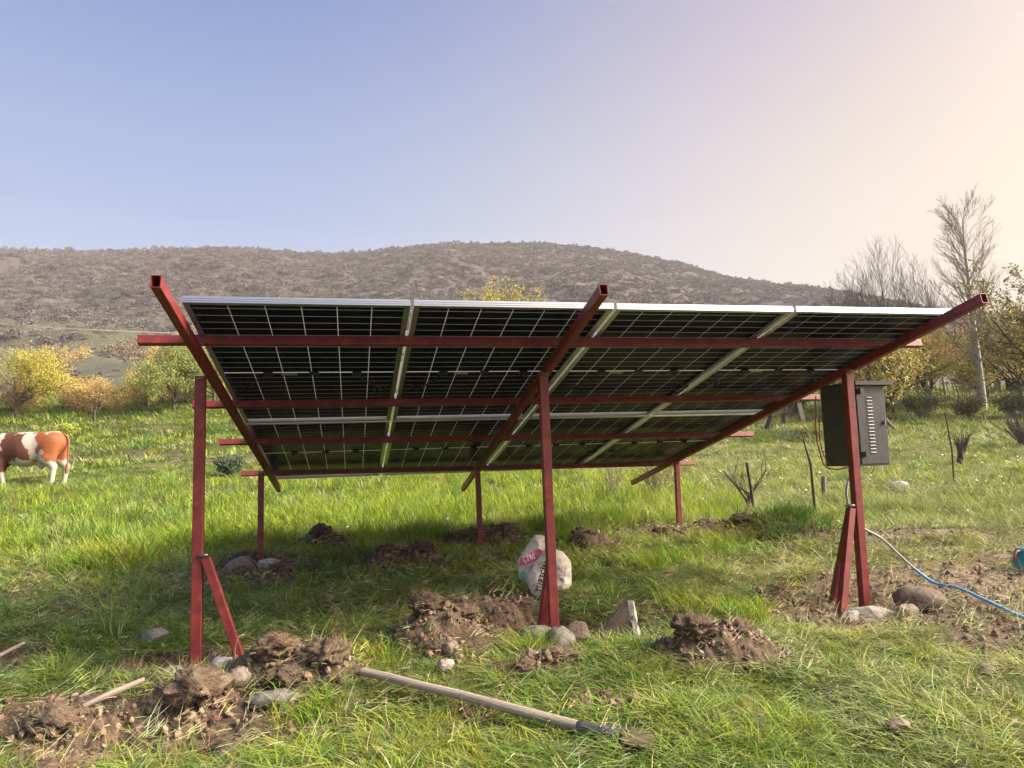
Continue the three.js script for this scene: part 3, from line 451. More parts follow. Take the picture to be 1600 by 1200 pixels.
{ // teal tool at the right edge
  const t = thing('power_tool', 'teal and black power tool lying on the ground at the right edge', 'tool', [4.06, groundH(4.06, -5.75) + 0.01, -5.75]); t.rotation.y = 0.25;
  const teal = std(lin(0.03, 0.22, 0.27), 0.35);
  const s = new THREE.Shape(); s.moveTo(-0.15, 0.04); s.lineTo(-0.11, 0.15); s.quadraticCurveTo(-0.1, 0.17, -0.07, 0.17); s.lineTo(0.14, 0.16); s.quadraticCurveTo(0.17, 0.155, 0.17, 0.12); s.lineTo(0.16, 0.04); s.quadraticCurveTo(0, 0.025, -0.15, 0.04);
  part('housing', new THREE.ExtrudeGeometry(s, { depth: 0.08, bevelEnabled: true, bevelSize: 0.012, bevelThickness: 0.014, bevelSegments: 4 }).translate(0, 0, -0.04), teal, t);
  part('motor_end', new THREE.CylinderGeometry(0.055, 0.062, 0.1, 24).rotateX(Math.PI / 2).translate(0.01, 0.05, 0.09), std(lin(0.012, 0.013, 0.014), 0.3), t);
  part('grip', limb(smoothLine([[0.15, 0.1, 0], [0.24, 0.11, 0.01], [0.3, 0.06, 0.02], [0.33, 0.02, 0.02]], 12), Array(13).fill(0.024), 10), blackPlastic, t);
  part('label', box(0.07, 0.035, 0.001, 0.03, 0.12, 0.055), std(lin(0.7, 0.72, 0.72), 0.4), t);
  part('guard', new THREE.TorusGeometry(0.04, 0.008, 8, 18, Math.PI).rotateZ(1.2).translate(-0.13, 0.12, 0), std(lin(0.4, 0.12, 0.03), 0.5), t);
}

// ---------------------------------------------------------------- cow
{
  const cap = (p, a, b, ra, rb, lat = 1) => { const ax = a[0], ay = a[1], az = a[2], bx = b[0] - ax, by = b[1] - ay, bz = b[2] - az, px = p[0] - ax, py = p[1] - ay, pz = (p[2] - az), t = clamp((px * bx + py * by + pz * bz) / (bx * bx + by * by + bz * bz + 1e-9), 0, 1); return Math.hypot(px - bx * t, py - by * t, (pz - bz * t) / lat) - lerp(ra, rb, t); };
  const smin = (a, b, k) => { const h = clamp(0.5 + 0.5 * (b - a) / k, 0, 1); return lerp(b, a, h) - k * h * (1 - h); };
  const bones = [
    [[0.5, 0.9, 0], [0.0, 0.87, 0], 0.345, 0.375, 0.82, 0.1], [[0, 0.87, 0], [-0.5, 0.94, 0], 0.375, 0.31, 0.85, 0.1], [[-0.5, 1.0, 0], [-0.72, 1.03, 0], 0.25, 0.21, 0.95, 0.12], [[0.55, 1.1, 0], [-0.7, 1.17, 0], 0.15, 0.1, 1.2, 0.12],
    [[0.6, 0.95, 0], [1.05, 0.98, 0.03], 0.26, 0.16, 0.75, 0.14], [[1.05, 0.98, 0.03], [1.3, 0.9, 0.05], 0.15, 0.12, 0.85, 0.06], [[1.3, 0.9, 0.05], [1.52, 0.72, 0.06], 0.115, 0.075, 0.85, 0.05],
    [[-0.42, 0.56, 0], [-0.38, 0.52, 0], 0.13, 0.1, 0.9, 0.08], [[-0.36, 0.5, 0.06], [-0.35, 0.4, 0.06], 0.026, 0.018, 1, 0.02],
    [[1.16, 1.05, 0.13], [1.1, 1.04, 0.3], 0.045, 0.03, 1, 0.04], [[1.16, 1.05, -0.07], [1.1, 1.04, -0.24], 0.045, 0.03, 1, 0.04], [[1.2, 1.08, 0.1], [1.27, 1.22, 0.17], 0.03, 0.012, 1, 0.02], [[1.2, 1.08, -0.02], [1.27, 1.22, -0.09], 0.03, 0.012, 1, 0.02],
  ];
  for (const s of [1, -1]) {
    const dx = s < 0 ? 0 : -0.1, fx = s < 0 ? -0.12 : 0.16;
    bones.push([[-0.66, 1.0, 0.13 * s], [-0.66 + dx * 0.5, 0.68, 0.16 * s], 0.2, 0.14, 0.75, 0.1], [[-0.56, 0.9, 0.13 * s], [-0.56 + dx * 0.4, 0.66, 0.18 * s], 0.2, 0.14, 0.8, 0.08], [[-0.58 + dx * 0.4, 0.66, 0.18 * s], [-0.74 + dx, 0.46, 0.17 * s], 0.14, 0.08, 0.9, 0.06], [[-0.74 + dx, 0.46, 0.17 * s], [-0.71 + dx, 0.12, 0.17 * s], 0.074, 0.05, 1, 0.03], [[-0.71 + dx, 0.12, 0.17 * s], [-0.66 + dx, 0.02, 0.17 * s], 0.052, 0.062, 1, 0.02]);
    bones.push([[0.56, 0.9, 0.15 * s], [0.5 + fx * 0.3, 0.62, 0.18 * s], 0.18, 0.11, 0.8, 0.08], [[0.5 + fx * 0.3, 0.62, 0.18 * s], [0.53 + fx * 0.7, 0.38, 0.17 * s], 0.1, 0.062, 1, 0.05], [[0.53 + fx * 0.7, 0.38, 0.17 * s], [0.5 + fx, 0.11, 0.17 * s], 0.058, 0.044, 1, 0.03], [[0.5 + fx, 0.11, 0.17 * s], [0.54 + fx, 0.02, 0.17 * s], 0.05, 0.058, 1, 0.02]);
  }
  const res = 112, half = 1.32, cx = 0.3, cy = 0.68, mc = new MarchingCubes(res, new THREE.MeshStandardMaterial(), false, false, 220000); mc.isolation = 0;
  for (let k = 0; k < res; k++) for (let j = 0; j < res; j++) for (let i = 0; i < res; i++) {
    const p = [cx + (i - res / 2) / (res / 2) * half, cy + (j - res / 2) / (res / 2) * half, (k - res / 2) / (res / 2) * half];
    let d = 9; if (Math.abs(p[2]) < 0.6 && p[1] < 1.5 && p[1] > -0.1) { for (const b of bones) d = smin(d, cap(p, b[0], b[1], b[2], b[3], b[4]), b[5]); }
    mc.field[i + j * res + k * res * res] = -d;
  }
  mc.update();
  const n = mc.count, pos = new Float32Array(n * 3), nor = new Float32Array(n * 3), col = new Float32Array(n * 3);
  for (let i = 0; i < n; i++) {
    const x = mc.positionArray[i * 3] * half + cx, y = mc.positionArray[i * 3 + 1] * half + cy, z = mc.positionArray[i * 3 + 2] * half; pos.set([x, y, z], i * 3); nor.set([mc.normalArray[i * 3], mc.normalArray[i * 3 + 1], mc.normalArray[i * 3 + 2]], i * 3);
    const w = 0.15 * fbm3(x * 3.2, y * 3.2, z * 3.2, 5), near = z;      // coat: red-brown, shade painted over the front half, with white belly, legs, flank blaze and shoulder bands
    let white = y + w < 0.6 && x < 0.3 ? 1 : 0; if (y < 0.34 + w) white = 1;
    const sp = (ax, ay, rx, ry) => ((x + w - ax) / rx) ** 2 + ((y - w - ay) / ry) ** 2 < 1; 
    if (sp(-0.2, 1.15, 0.17, 0.16) || sp(-0.3, 0.98, 0.13, 0.18) || sp(-0.31, 0.8, 0.1, 0.18) || sp(-0.42, 0.66, 0.14, 0.14) || sp(0.5, 0.98, 0.08, 0.3) || sp(0.78, 0.98, 0.08, 0.22) || sp(-0.1, 1.26, 0.25, 0.05) || sp(-0.55, 0.82, 0.05, 0.06) || sp(-0.7, 1.26, 0.16, 0.03) || x > 1.22) white = 1;
    const frontShade = sm(-0.5, 0.0, x + w), hr = 0.85 + 0.3 * (0.5 + fbm3(x * 9, y * 30, z * 9, 3)), br = [lerp(0.27, 0.1, frontShade) * hr, lerp(0.078, 0.03, frontShade) * hr, lerp(0.026, 0.018, frontShade) * hr], c = white ? [0.44, 0.39, 0.33] : br; if (y < 0.05) c.splice(0, 3, 0.1, 0.08, 0.06);
    col.set(c, i * 3);
  }
  const g = new THREE.BufferGeometry(); g.setAttribute('position', new THREE.BufferAttribute(pos, 3)); g.setAttribute('normal', new THREE.BufferAttribute(nor, 3)); g.setAttribute('color', new THREE.BufferAttribute(col, 3));
  const t = thing('cow', 'brown and white cow standing in the meadow at the left edge', 'cow', [-11.5, 0, -16.8]); t.position.y = groundH(-11.5, -16.8) - 0.05; 
  t.rotation.y = Math.PI + 0.05;
  part('body', g, new THREE.MeshStandardMaterial({ vertexColors: true, roughness: 0.75 }), t);
  const tp = smoothLine([[-0.8, 1.22, 0], [-0.93, 1.16, 0.01], [-0.965, 0.95, 0.02], [-0.95, 0.65, 0.03], [-0.94, 0.42, 0.03], [-0.93, 0.28, 0.03]], 18);
  part('tail', limb(tp, tp.map((_, i) => i < 13 ? 0.03 - i * 0.0009 : 0.03 + (i - 13) * 0.004 - Math.max(0, i - 16) * 0.012), 8), std(lin(0.24, 0.1, 0.05), 0.8), t);
}

// ---------------------------------------------------------------- trees
const bark = (c) => new THREE.MeshStandardMaterial({ color: lin(...c), map: stoneMap, roughness: 0.95 });
const leafy = (c, t = 0.35) => new THREE.MeshPhysicalMaterial({ color: lin(...c), roughness: 0.9, transmission: t, thickness: 0, vertexColors: true });
function grow(o, R) {                  // branches and the tips that carry leaves
  const limbs = [], twigs = [], tips = [];
  (function go(p, dir, len, rad, level) {
    const n = level === 0 ? 7 : level === 1 ? 5 : 3, pts = [p.clone()], rr = [rad]; let q = p.clone(), d = dir.clone();
    for (let i = 1; i <= n; i++) { d.add(V((R() - 0.5) * o.bend, (R() - 0.5) * o.bend * 0.6 + o.lift * (level ? 1 : 0.2), (R() - 0.5) * o.bend)).normalize(); q = q.clone().addScaledVector(d, len / n); pts.push(q); rr.push(Math.max(o.minR, rad * (1 - (i / n) * (level ? 0.75 : o.taper ?? 0.7)))); }
    limb(pts, rr, level === 0 ? 9 : level === 1 ? 5 : 3, level < 2 ? limbs : twigs);
    if (level >= o.levels) { tips.push(...pts.slice(1)); return; }
    const kids = o.kids[level];
    for (let k = 0; k < kids; k++) {
      const t = lerp(o.from[level], 1, (k + R() * 0.8) / kids), f = Math.min(n - 1e-3, t * n), a = pts[Math.floor(f)].clone().lerp(pts[Math.floor(f) + 1], f % 1), ax = pts[Math.floor(f) + 1].clone().sub(pts[Math.floor(f)]).normalize();
      const s = V(R() - 0.5, (R() - 0.5) * 0.4, R() - 0.5).normalize(), side = s.sub(ax.clone().multiplyScalar(s.dot(ax))).normalize(), an = o.angle[level] * (0.75 + 0.5 * R());
      go(a, ax.multiplyScalar(Math.cos(an)).addScaledVector(side, Math.sin(an)), len * o.ratio[level] * (1 - 0.45 * t * (o.cone ?? 0.6)) * (0.75 + 0.5 * R()), rr[Math.floor(f)] * (level ? 0.55 : o.thin ?? 0.55), level + 1);
    }
    tips.push(pts[n]);
  })(V(0, -0.15, 0), V(o.lean ?? 0, 1, 0).normalize(), o.height, o.rad, 0);
  return { limbs, twigs, tips };
}
function leaves(tips, per, spread, size, tones, R) {
  const N = tips.length * per, pos = new Float32Array(N * 12), col = new Float32Array(N * 12), idx = [];
  let k = 0; for (const t of tips) for (let i = 0; i < per; i++, k++) {
    const c = t.clone().add(V(R() + R() - 1, (R() + R() - 1) * 0.8, R() + R() - 1).multiplyScalar(spread)), a = V(R() - 0.5, R() - 0.5, R() - 0.5).normalize(), b = V(R() - 0.5, R() - 0.5, R() - 0.5).cross(a).normalize(), s = size * (0.6 + 0.8 * R()), tn = tones[Math.floor(R() * tones.length)], v = 0.8 + 0.4 * R();
    [[0, -1], [0.45, 0], [0, 1], [-0.45, 0]].forEach(([u, w], m) => { pos.set([c.x + a.x * w * s + b.x * u * s, c.y + a.y * w * s + b.y * u * s, c.z + a.z * w * s + b.z * u * s], (k * 4 + m) * 3); col.set(tn.map((x) => x * v), (k * 4 + m) * 3); });
    idx.push(k * 4, k * 4 + 1, k * 4 + 2, k * 4, k * 4 + 2, k * 4 + 3);
  }
  const g = new THREE.BufferGeometry(); g.setAttribute('position', new THREE.BufferAttribute(pos, 3)); g.setAttribute('color', new THREE.BufferAttribute(col, 3)); g.setIndex(idx); g.computeVertexNormals(); return g;
}
const YEL = [[0.48, 0.42, 0.05], [0.54, 0.43, 0.07], [0.4, 0.39, 0.05]], ORA = [[0.6, 0.45, 0.12], [0.6, 0.4, 0.17], [0.56, 0.46, 0.11], [0.55, 0.38, 0.2]], GRE = [[0.18, 0.24, 0.05], [0.25, 0.31, 0.06], [0.36, 0.38, 0.07]], OLI = [[0.38, 0.32, 0.09], [0.46, 0.36, 0.1], [0.3, 0.28, 0.08]], PIN = [[0.6, 0.37, 0.24], [0.56, 0.33, 0.2], [0.52, 0.38, 0.17]];
const barkDark = bark([0.13, 0.095, 0.075]), barkPale = bark([0.62, 0.56, 0.52]), barkTwig = bark([0.62, 0.51, 0.44]), barkGrey = bark([0.3, 0.25, 0.22]);
const leafMat = leafy([1, 1, 1]);
function tree(name, label, category, x, z, seed, o, group) {
  const R = rng(seed), t = thing(name, label, category, [x, groundH(x, z) - 0.03, z], group), g = grow(o, R);
  part('trunk', mergeGeometries(g.limbs), o.bark ?? barkDark, t);
  if (o.leaf) { if (g.twigs.length) part('branches', mergeGeometries(g.twigs), o.twig ?? barkDark, t); part('crown', leaves(g.tips, o.leaf[0], o.leaf[1], o.leaf[2], o.leaf[3], R), leafMat, t); }
  else part('crown', mergeGeometries(g.twigs), o.twig ?? barkTwig, t);
  return t;
}
const BUSHY = { from: [0.02, 0.15, 0.2], angle: [0.85, 0.8, 0.9], bend: 0.7, thin: 0.7 };
const BROAD = { height: 1.5, rad: 0.09, bend: 0.5, lift: 0.12, minR: 0.008, levels: 3, kids: [7, 6, 4], from: [0.35, 0.25, 0.2], angle: [0.95, 0.8, 0.8], ratio: [1.15, 0.55, 0.5], cone: 0.2, taper: 0.5 };
tree('willow_tree', 'yellow leafing tree with forked dark trunk at the left edge behind the cow', 'tree', -26.6, -38, 21, { ...BROAD, bend: 0.75, height: 2.1, rad: 0.12, kids: [9, 7, 5], ratio: [1.25, 0.55, 0.5], leaf: [15, 0.4, 0.05, YEL] });
tree('willow_tree', 'yellow tree cut by the left edge, beside the forked yellow tree', 'tree', -31.0, -40, 22, { ...BROAD, bend: 0.75, height: 1.9, rad: 0.13, kids: [9, 7, 5], ratio: [1.3, 0.55, 0.5], leaf: [15, 0.4, 0.05, YEL] });
tree('orchard_tree', 'orange-yellow budding bushy tree left of the green tree', 'tree', -22.4, -39, 23, { ...BROAD, ...BUSHY, height: 1.05, kids: [9, 6, 4], leaf: [15, 0.4, 0.045, ORA] }, 'budding bushes along the far meadow edge');
tree('orchard_tree', 'golden budding bushy tree just left of the green tree', 'tree', -20.7, -40, 24, { ...BROAD, ...BUSHY, height: 1.0, kids: [9, 6, 4], leaf: [15, 0.4, 0.045, [...ORA, ...YEL]] }, 'budding bushes along the far meadow edge');
tree('orchard_tree', 'low peach-coloured bush between the yellow tree and the golden bush', 'tree', -24.4, -40, 25, { ...BROAD, ...BUSHY, height: 1.0, rad: 0.06, kids: [8, 6, 4], leaf: [8, 0.36, 0.045, PIN] }, 'budding bushes along the far meadow edge');
tree('orchard_tree', 'bright green leafy tree left of the left front post', 'tree', -18.1, -38, 26, { ...BROAD, bend: 0.7, height: 1.65, rad: 0.11, kids: [10, 7, 5], leaf: [16, 0.38, 0.05, GRE] });
tree('orchard_tree', 'yellow-green tree partly behind the left front post', 'tree', -16.6, -39.5, 27, { ...BROAD, height: 1.8, rad: 0.1, kids: [9, 7, 5], leaf: [15, 0.4, 0.05, [...YEL, ...GRE]] });
tree('poplar_tree', 'yellow tree top showing above the upper edge of the solar panels', 'tree', -0.95, -40, 28, { ...BROAD, height: 5.5, rad: 0.16, kids: [12, 6, 4], from: [0.5, 0.25, 0.2], angle: [0.9, 0.7, 0.7], ratio: [0.42, 0.5, 0.5], leaf: [5, 0.28, 0.07, YEL] });
// right side
tree('bare_poplar', 'tall bare poplar with pale trunk at the right', 'tree', 21.75, -33, 31, { height: 9.3, rad: 0.21, bend: 0.06, lift: 0.035, minR: 0.0045, levels: 3, thin: 0.26, kids: [56, 10, 6], from: [0.24, 0.2, 0.15], angle: [0.62, 0.45, 0.5], ratio: [0.28, 0.45, 0.5], cone: 0.95, taper: 0.93, lean: 0, bark: barkPale, twig: barkTwig });
const BARE_T = { height: 7.4, rad: 0.1, bend: 0.12, lift: 0.1, minR: 0.005, levels: 3, thin: 0.5, kids: [20, 9, 5], from: [0.3, 0.2, 0.2], angle: [0.55, 0.5, 0.5], ratio: [0.55, 0.5, 0.5], cone: 0.6, taper: 0.85, bark: barkGrey, twig: barkGrey };
[[21.9, -48, 6.6, 'leftmost bare tree of the row behind the right end of the panels'], [23.4, -47.5, 7.6, 'second bare tree from the left in the row behind the panels'], [25.0, -47, 8.4, 'tallest bare tree in the middle of the row behind the panels'], [26.6, -46.5, 7.4, 'fourth bare tree in the row, left of the tall poplar'], [28.0, -46, 6.8, 'bare tree of the row nearest the tall pale poplar']].forEach(([x, z, h, label], i) => tree('bare_tree', label, 'tree', x, z, 41 + i, { ...BARE_T, height: h * 0.88 }, 'row of bare trees behind the panels'));
tree('fruit_tree', 'gnarled tree with olive-yellow buds behind the grey cabinet', 'tree', 12.8, -24, 51, { ...BROAD, height: 1.9, rad: 0.17, bend: 0.7, kids: [10, 7, 5], ratio: [1.15, 0.6, 0.5], leaf: [6, 0.24, 0.06, OLI] });
tree('fruit_tree', 'orange-pink budding tree left of the pale poplar trunk', 'tree', 19.6, -33.5, 52, { ...BROAD, height: 1.9, rad: 0.1, kids: [11, 7, 5], angle: [0.6, 0.6, 0.7], leaf: [6, 0.27, 0.06, PIN] });
tree('fruit_tree', 'yellow budding tree between the cabinet and the pink tree', 'tree', 17.2, -32, 53, { ...BROAD, height: 2.1, rad: 0.1, kids: [10, 7, 5], leaf: [6, 0.28, 0.065, [...OLI, ...YEL]] });
tree('fruit_tree', 'dark green tree cut by the right edge', 'tree', 22.6, -29, 54, { ...BROAD, height: 2.9, rad: 0.16, kids: [11, 7, 5], leaf: [9, 0.3, 0.08, [[0.16, 0.16, 0.06], [0.2, 0.19, 0.07], [0.3, 0.24, 0.1]]] });
tree('fruit_tree', 'low olive bush behind the pale poplar trunk', 'tree', 26, -39, 55, { ...BROAD, height: 1.6, kids: [10, 7, 5], leaf: [4, 0.3, 0.08, OLI] });

[[14.6, -29.5, 1.5, OLI, 'olive budding bush directly behind the cabinet roof'], [16.0, -34.5, 1.9, [...OLI, ...ORA], 'golden budding tree behind the stick fence'], [21.0, -36, 2.0, PIN, 'pinkish budding tree right behind the pale poplar trunk'], [24.2, -34, 2.2, [...OLI, ...YEL], 'yellowish tree between the poplar and the right edge'], [26.5, -36, 2.4, OLI, 'olive tree at the right edge behind the dark green tree']].forEach(([x, z, h, tones, label], i) => tree('fruit_tree', label, 'tree', x, z, 140 + i, { ...BROAD, height: h, rad: 0.1, kids: [11, 7, 5], angle: [0.75, 0.7, 0.7], leaf: [6, 0.34, 0.058, tones] }));
[[-28.6, -41, PIN, 'peach bush just right of the forked yellow tree trunk'], [-25.6, -42, [...PIN, ...ORA], 'peach and orange bush behind the yellow tree'], [-21.4, -42.5, ORA, 'orange bush behind the golden bushes'], [-19.2, -41.5, [...ORA, ...YEL], 'golden low bush touching the green tree']].forEach(([x, z, tones, label], i) => tree('orchard_tree', label, 'tree', x, z, 160 + i, { ...BROAD, ...BUSHY, height: 0.95, rad: 0.05, kids: [10, 7, 4], leaf: [9, 0.36, 0.045, tones] }, 'budding bushes along the far meadow edge'));

// low hillside trees one can count
[[-33, -80], [-30, -78], [-38, -95], [-36, -100], [-31, -97], [-44, -118], [-40, -122], [-36, -120], [-27, -85], [-24, -92], [-48, -105], [-52, -112], [-57, -88], [-60, -94], [-46, -86], [-42, -84], [-35, -88], [-28, -110], [-24, -118], [-20, -104], [-50, -130], [-44, -134]].forEach(([x, z], i) => tree('hillside_tree', i % 2 ? 'small orange-tinged tree on the lower hillside above the orange bushes' : 'small bare brown tree on the lower hillside above the orange bushes', 'tree', x, z, 70 + i, { ...BROAD, height: 1.6 + (i % 3) * 0.5, rad: 0.12, kids: [6, 5, 3], minR: 0.02, leaf: [6, 0.45, 0.11, i % 2 ? ORA : [[0.26, 0.21, 0.13], [0.3, 0.22, 0.14]]], bark: barkGrey, twig: barkGrey }, 'trees on the lower hillside'));

// pruned vines and stumps
function vine(x, z, h, rad, seed, label, o = {}) {
  const R = rng(seed), t = thing('vine_stump', label, 'vine', [x, groundH(x, z) - 0.02, z], 'old pruned vines'), g = grow({ height: h, rad, bend: 0.35, lift: 0.1, minR: 0.005, levels: o.levels ?? 2, kids: o.kids ?? [5, 4], from: [0.6, 0.3], angle: [0.8, 0.7], ratio: o.ratio ?? [0.9, 0.6], cone: 0.1, taper: 0.45, lean: o.lean ?? 0.05 }, R);
  part('trunk', mergeGeometries(g.limbs), barkDark, t); if (g.twigs.length) part('twigs', mergeGeometries(g.twigs), barkGrey, t); return t;
}
vine(2.82, -8.9, 0.46, 0.036, 81, 'dark forked vine stump standing in grass right of the right rear post', { kids: [6, 2], ratio: [1.15, 0.6] });
vine(9.19, -26, 0.85, 0.13, 82, 'left one of two far stumps beneath the right rafter');
vine(10.9, -28.8, 0.85, 0.12, 83, 'right one of two far stumps beneath the right rafter');
vine(8.85, -14.3, 0.55, 0.085, 84, 'thick twisted vine with pale canes in the right field', { kids: [9, 4], ratio: [0.7, 0.6] });
vine(-20.6, -35, 0.8, 0.09, 85, 'small crooked dead tree on a soil hump behind the cow', { kids: [4, 3] });
solo('vine_stake', limb([V(0, -0.05, 0), V(0.0, 0.3, 0), V(-0.01, 0.62, 0.01), V(-0.05, 0.82, 0), V(-0.09, 1.02, 0)], [0.018, 0.017, 0.015, 0.01, 0.005], 8), barkDark, 'dark upright vine cane standing left of and below the cabinet', 'vine', [3.47, groundH(3.47, -8.4), -8.4]);
solo('vine_stake', limb([V(0, -0.05, 0), V(0.02, 0.5, 0), V(-0.03, 1.1, 0)], [0.014, 0.013, 0.012], 6), barkDark, 'thin stake in front of the twisted vine in the right field', 'stake', [6.88, groundH(6.88, -11.3), -11.3]);
solo('vine_stake', limb([V(0, -0.05, 0), V(-0.02, 0.3, 0), V(-0.05, 0.62, 0)], [0.02, 0.02, 0.018], 6), barkDark, 'leaning stake against the dark forked vine stump', 'stake', [2.93, groundH(2.93, -8.9), -8.9]);
solo('vine_stake', limb([V(0, -0.05, 0), V(0.01, 0.2, 0), V(0.02, 0.3, 0)], [0.03, 0.032, 0.034], 7), barkGrey, 'short grey stump just right of the dark vine cane', 'stump', [4.27, groundH(4.27, -10), -10]);
// bare twig shrubs
function shrub(name, label, x, z, h, n, seed, mat, leaf, group) {
  const R = rng(seed), t = thing(name, label, 'shrub', [x, groundH(x, z) - 0.02, z], group), gs = [], tips = [];
  for (let i = 0; i < n; i++) { const a = R() * 6.28, s = 0.25 + 0.5 * R(), p = [V(Math.cos(a) * 0.06 * h, 0, Math.sin(a) * 0.06 * h)]; for (let k = 1; k <= 4; k++) p.push(V(Math.cos(a + (R() - 0.5) * 0.6) * s * h * k / 4 + (R() - 0.5) * 0.08 * h, h * (k / 4) * (0.7 + 0.4 * R()), Math.sin(a) * s * h * k / 4 + (R() - 0.5) * 0.08 * h)); limb(p, [0.012, 0.01, 0.008, 0.006, 0.003].map((r) => r * (0.6 + h * 0.5)), 3, gs); tips.push(p[2], p[3], p[4]); for (let m = 0; m < 3; m++) { const b = p[2 + (m % 2)], e = b.clone().add(V((R() - 0.5) * h * 0.5, R() * h * 0.35, (R() - 0.5) * h * 0.5)); limb([b, e], [0.006 * (0.6 + h * 0.5), 0.002], 3, gs); tips.push(e); } }
  part('stems', mergeGeometries(gs), mat, t); if (leaf) part('foliage', leaves(tips, leaf[0], leaf[1], leaf[2], leaf[3], R), leafMat, t); return t;
}
shrub('twig_shrub', 'grey leafless twig shrub at the right edge of the field', 12.6, -17.6, 0.95, 60, 91, barkGrey);
shrub('twig_shrub', 'second grey twig shrub, cut by the right edge', 13.8, -18.4, 0.85, 50, 92, barkGrey);
shrub('yellow_shrub', 'yellow flowering shrub behind the right rear post', 2.1, -10.6, 0.62, 26, 93, barkTwig, [4, 0.05, 0.016, [[0.5, 0.42, 0.05], [0.34, 0.34, 0.05]]]);
shrub('yellow_shrub', 'thin leafless seedling with yellow tips left of the right rear post', 1.35, -10.4, 0.6, 10, 94, barkTwig, [2, 0.05, 0.014, [[0.5, 0.42, 0.05], [0.34, 0.34, 0.05]]]);
shrub('green_shrub', 'round dark green tussock in the meadow right of the left front post', -6.76, -17, 0.42, 60, 95, barkGrey, [9, 0.1, 0.035, [[0.07, 0.11, 0.05], [0.09, 0.13, 0.06]]]);
shrub('green_shrub', 'dark green bush below the leaning plank behind the cabinet', 13.0, -33, 1.3, 50, 96, barkGrey, [8, 0.2, 0.07, [[0.06, 0.1, 0.03], [0.08, 0.12, 0.04]]]);
shrub('weed_plant', 'tall feathery weed in the grass left of the left front post', -2.66, -4.8, 0.42, 7, 97, std(lin(0.17, 0.22, 0.06), 0.9), [16, 0.03, 0.008, [[0.16, 0.22, 0.05], [0.2, 0.26, 0.06]]]);
shrub('flower_clump', 'bright yellow-green flowering clump behind the back of the cow', -18.6, -29.5, 0.6, 60, 98, std(lin(0.2, 0.25, 0.05), 0.9), [6, 0.12, 0.05, [[0.42, 0.44, 0.05], [0.34, 0.4, 0.05]]]);
[[15.5, -30], [17.0, -29.6], [18.6, -29.2], [20.2, -28.6], [21.8, -28], [14.2, -31]].forEach(([x, z], i) => shrub('hedge_shrub', ['green shrub at the foot of the yellow budding tree', 'green shrub in front of the stick fence', 'green shrub in front of the pink budding tree', 'green shrub in front of the pale poplar trunk', 'green shrub near the right edge below the dark shed', 'green shrub just right of the grey cabinet'][i], x, z, 1.0 + 0.25 * (i % 2), 40, 120 + i, barkTwig, [6, 0.22, 0.06, i % 2 ? [[0.1, 0.14, 0.035], [0.2, 0.2, 0.06]] : [[0.12, 0.15, 0.04], [0.28, 0.2, 0.08]]], 'green shrubs along the right field edge'));
{ // stick fence
  const f = thing('stick_fence', 'rough fence of thin upright sticks behind the budding trees at right', 'fence', [18, groundH(18, -36), -36]), R = rng(66);
  for (let i = 0; i < 46; i++) { const x = i * 0.22 - 3.6, h = 1.15 + 0.4 * R(); part('stick', limb([V(0, -0.1, 0), V((R() - 0.5) * 0.08, h * 0.5, 0.02), V((R() - 0.5) * 0.25, h, 0)], [0.028, 0.026, 0.018], 5), i % 3 ? barkTwig : barkPale, f, [x, groundH(18 + x, -36) - f.position.y, (R() - 0.5) * 0.1]); }
  for (let i = 0; i < 3; i++) { const x = -2 + i * 2.3; part('leaning_stick', limb([V(0, 0.0, 0.3), V(-0.6, 0.6, 0.2), V(-1.1, 1.2, 0.1)], [0.03, 0.028, 0.02], 5), barkPale, f, [x, groundH(18 + x, -36) - f.position.y, 0]); }
}
{ // shed at the right edge and the low tiled roof beside it
  const s = thing('shed', 'dark maroon shed wall cut by the right edge', 'shed', [33.4, groundH(33.4, -45), -45]);
  part('wall', box(2.6, 1.2, 2.4, 0, 0.5, 0), std(lin(0.06, 0.028, 0.03), 0.9), s); part('roof', box(3, 0.08, 2.9, 0, 1.16, 0).rotateZ(0.09), std(lin(0.1, 0.045, 0.04), 0.9), s); part('door', box(0.7, 0.95, 0.04, -0.4, 0.42, 1.22), std(lin(0.09, 0.05, 0.045), 0.8), s);
  const r = thing('tiled_hut', 'low hut with pinkish red roof beside the dark shed', 'hut', [31.0, groundH(31, -47), -47]);
  part('wall', box(1.6, 1.0, 1.6, 0, 0.4, 0), std(lin(0.3, 0.27, 0.16), 0.9), r); part('roof', box(2.2, 0.2, 2.2, 0, 1.02, 0), std(lin(0.5, 0.2, 0.15), 0.9), r);
  const b = thing('blue_hut', 'pale blue wall glimpsed below the right rafter', 'hut', [12.9, groundH(12.9, -36.5), -36.5]);
  part('wall', box(1.9, 1.4, 1.2, 0, 0.5, 0), std(lin(0.42, 0.56, 0.68), 0.7), b); part('roof', box(2.3, 0.08, 1.6, 0, 1.26, 0), std(lin(0.2, 0.25, 0.25), 0.7), b); part('post', box(0.12, 1.6, 0.12, -0.35, 0.6, 0.68), std(lin(0.07, 0.1, 0.1), 0.8), b);
  const p = thing('leaning_plank', 'pale plank leaning on a pole beside the cabinet', 'plank', [12.24, groundH(12.24, -30) - 0.02, -30]);
  part('plank', box(0.16, 0.95, 0.04, 0, 0.46, 0).rotateZ(0.17), std(lin(0.6, 0.5, 0.42), 0.8), p); part('pole', limb([V(-0.16, -0.1, -0.12), V(-0.17, 1.3, -0.12)], [0.03, 0.026], 6), barkGrey, p);
}
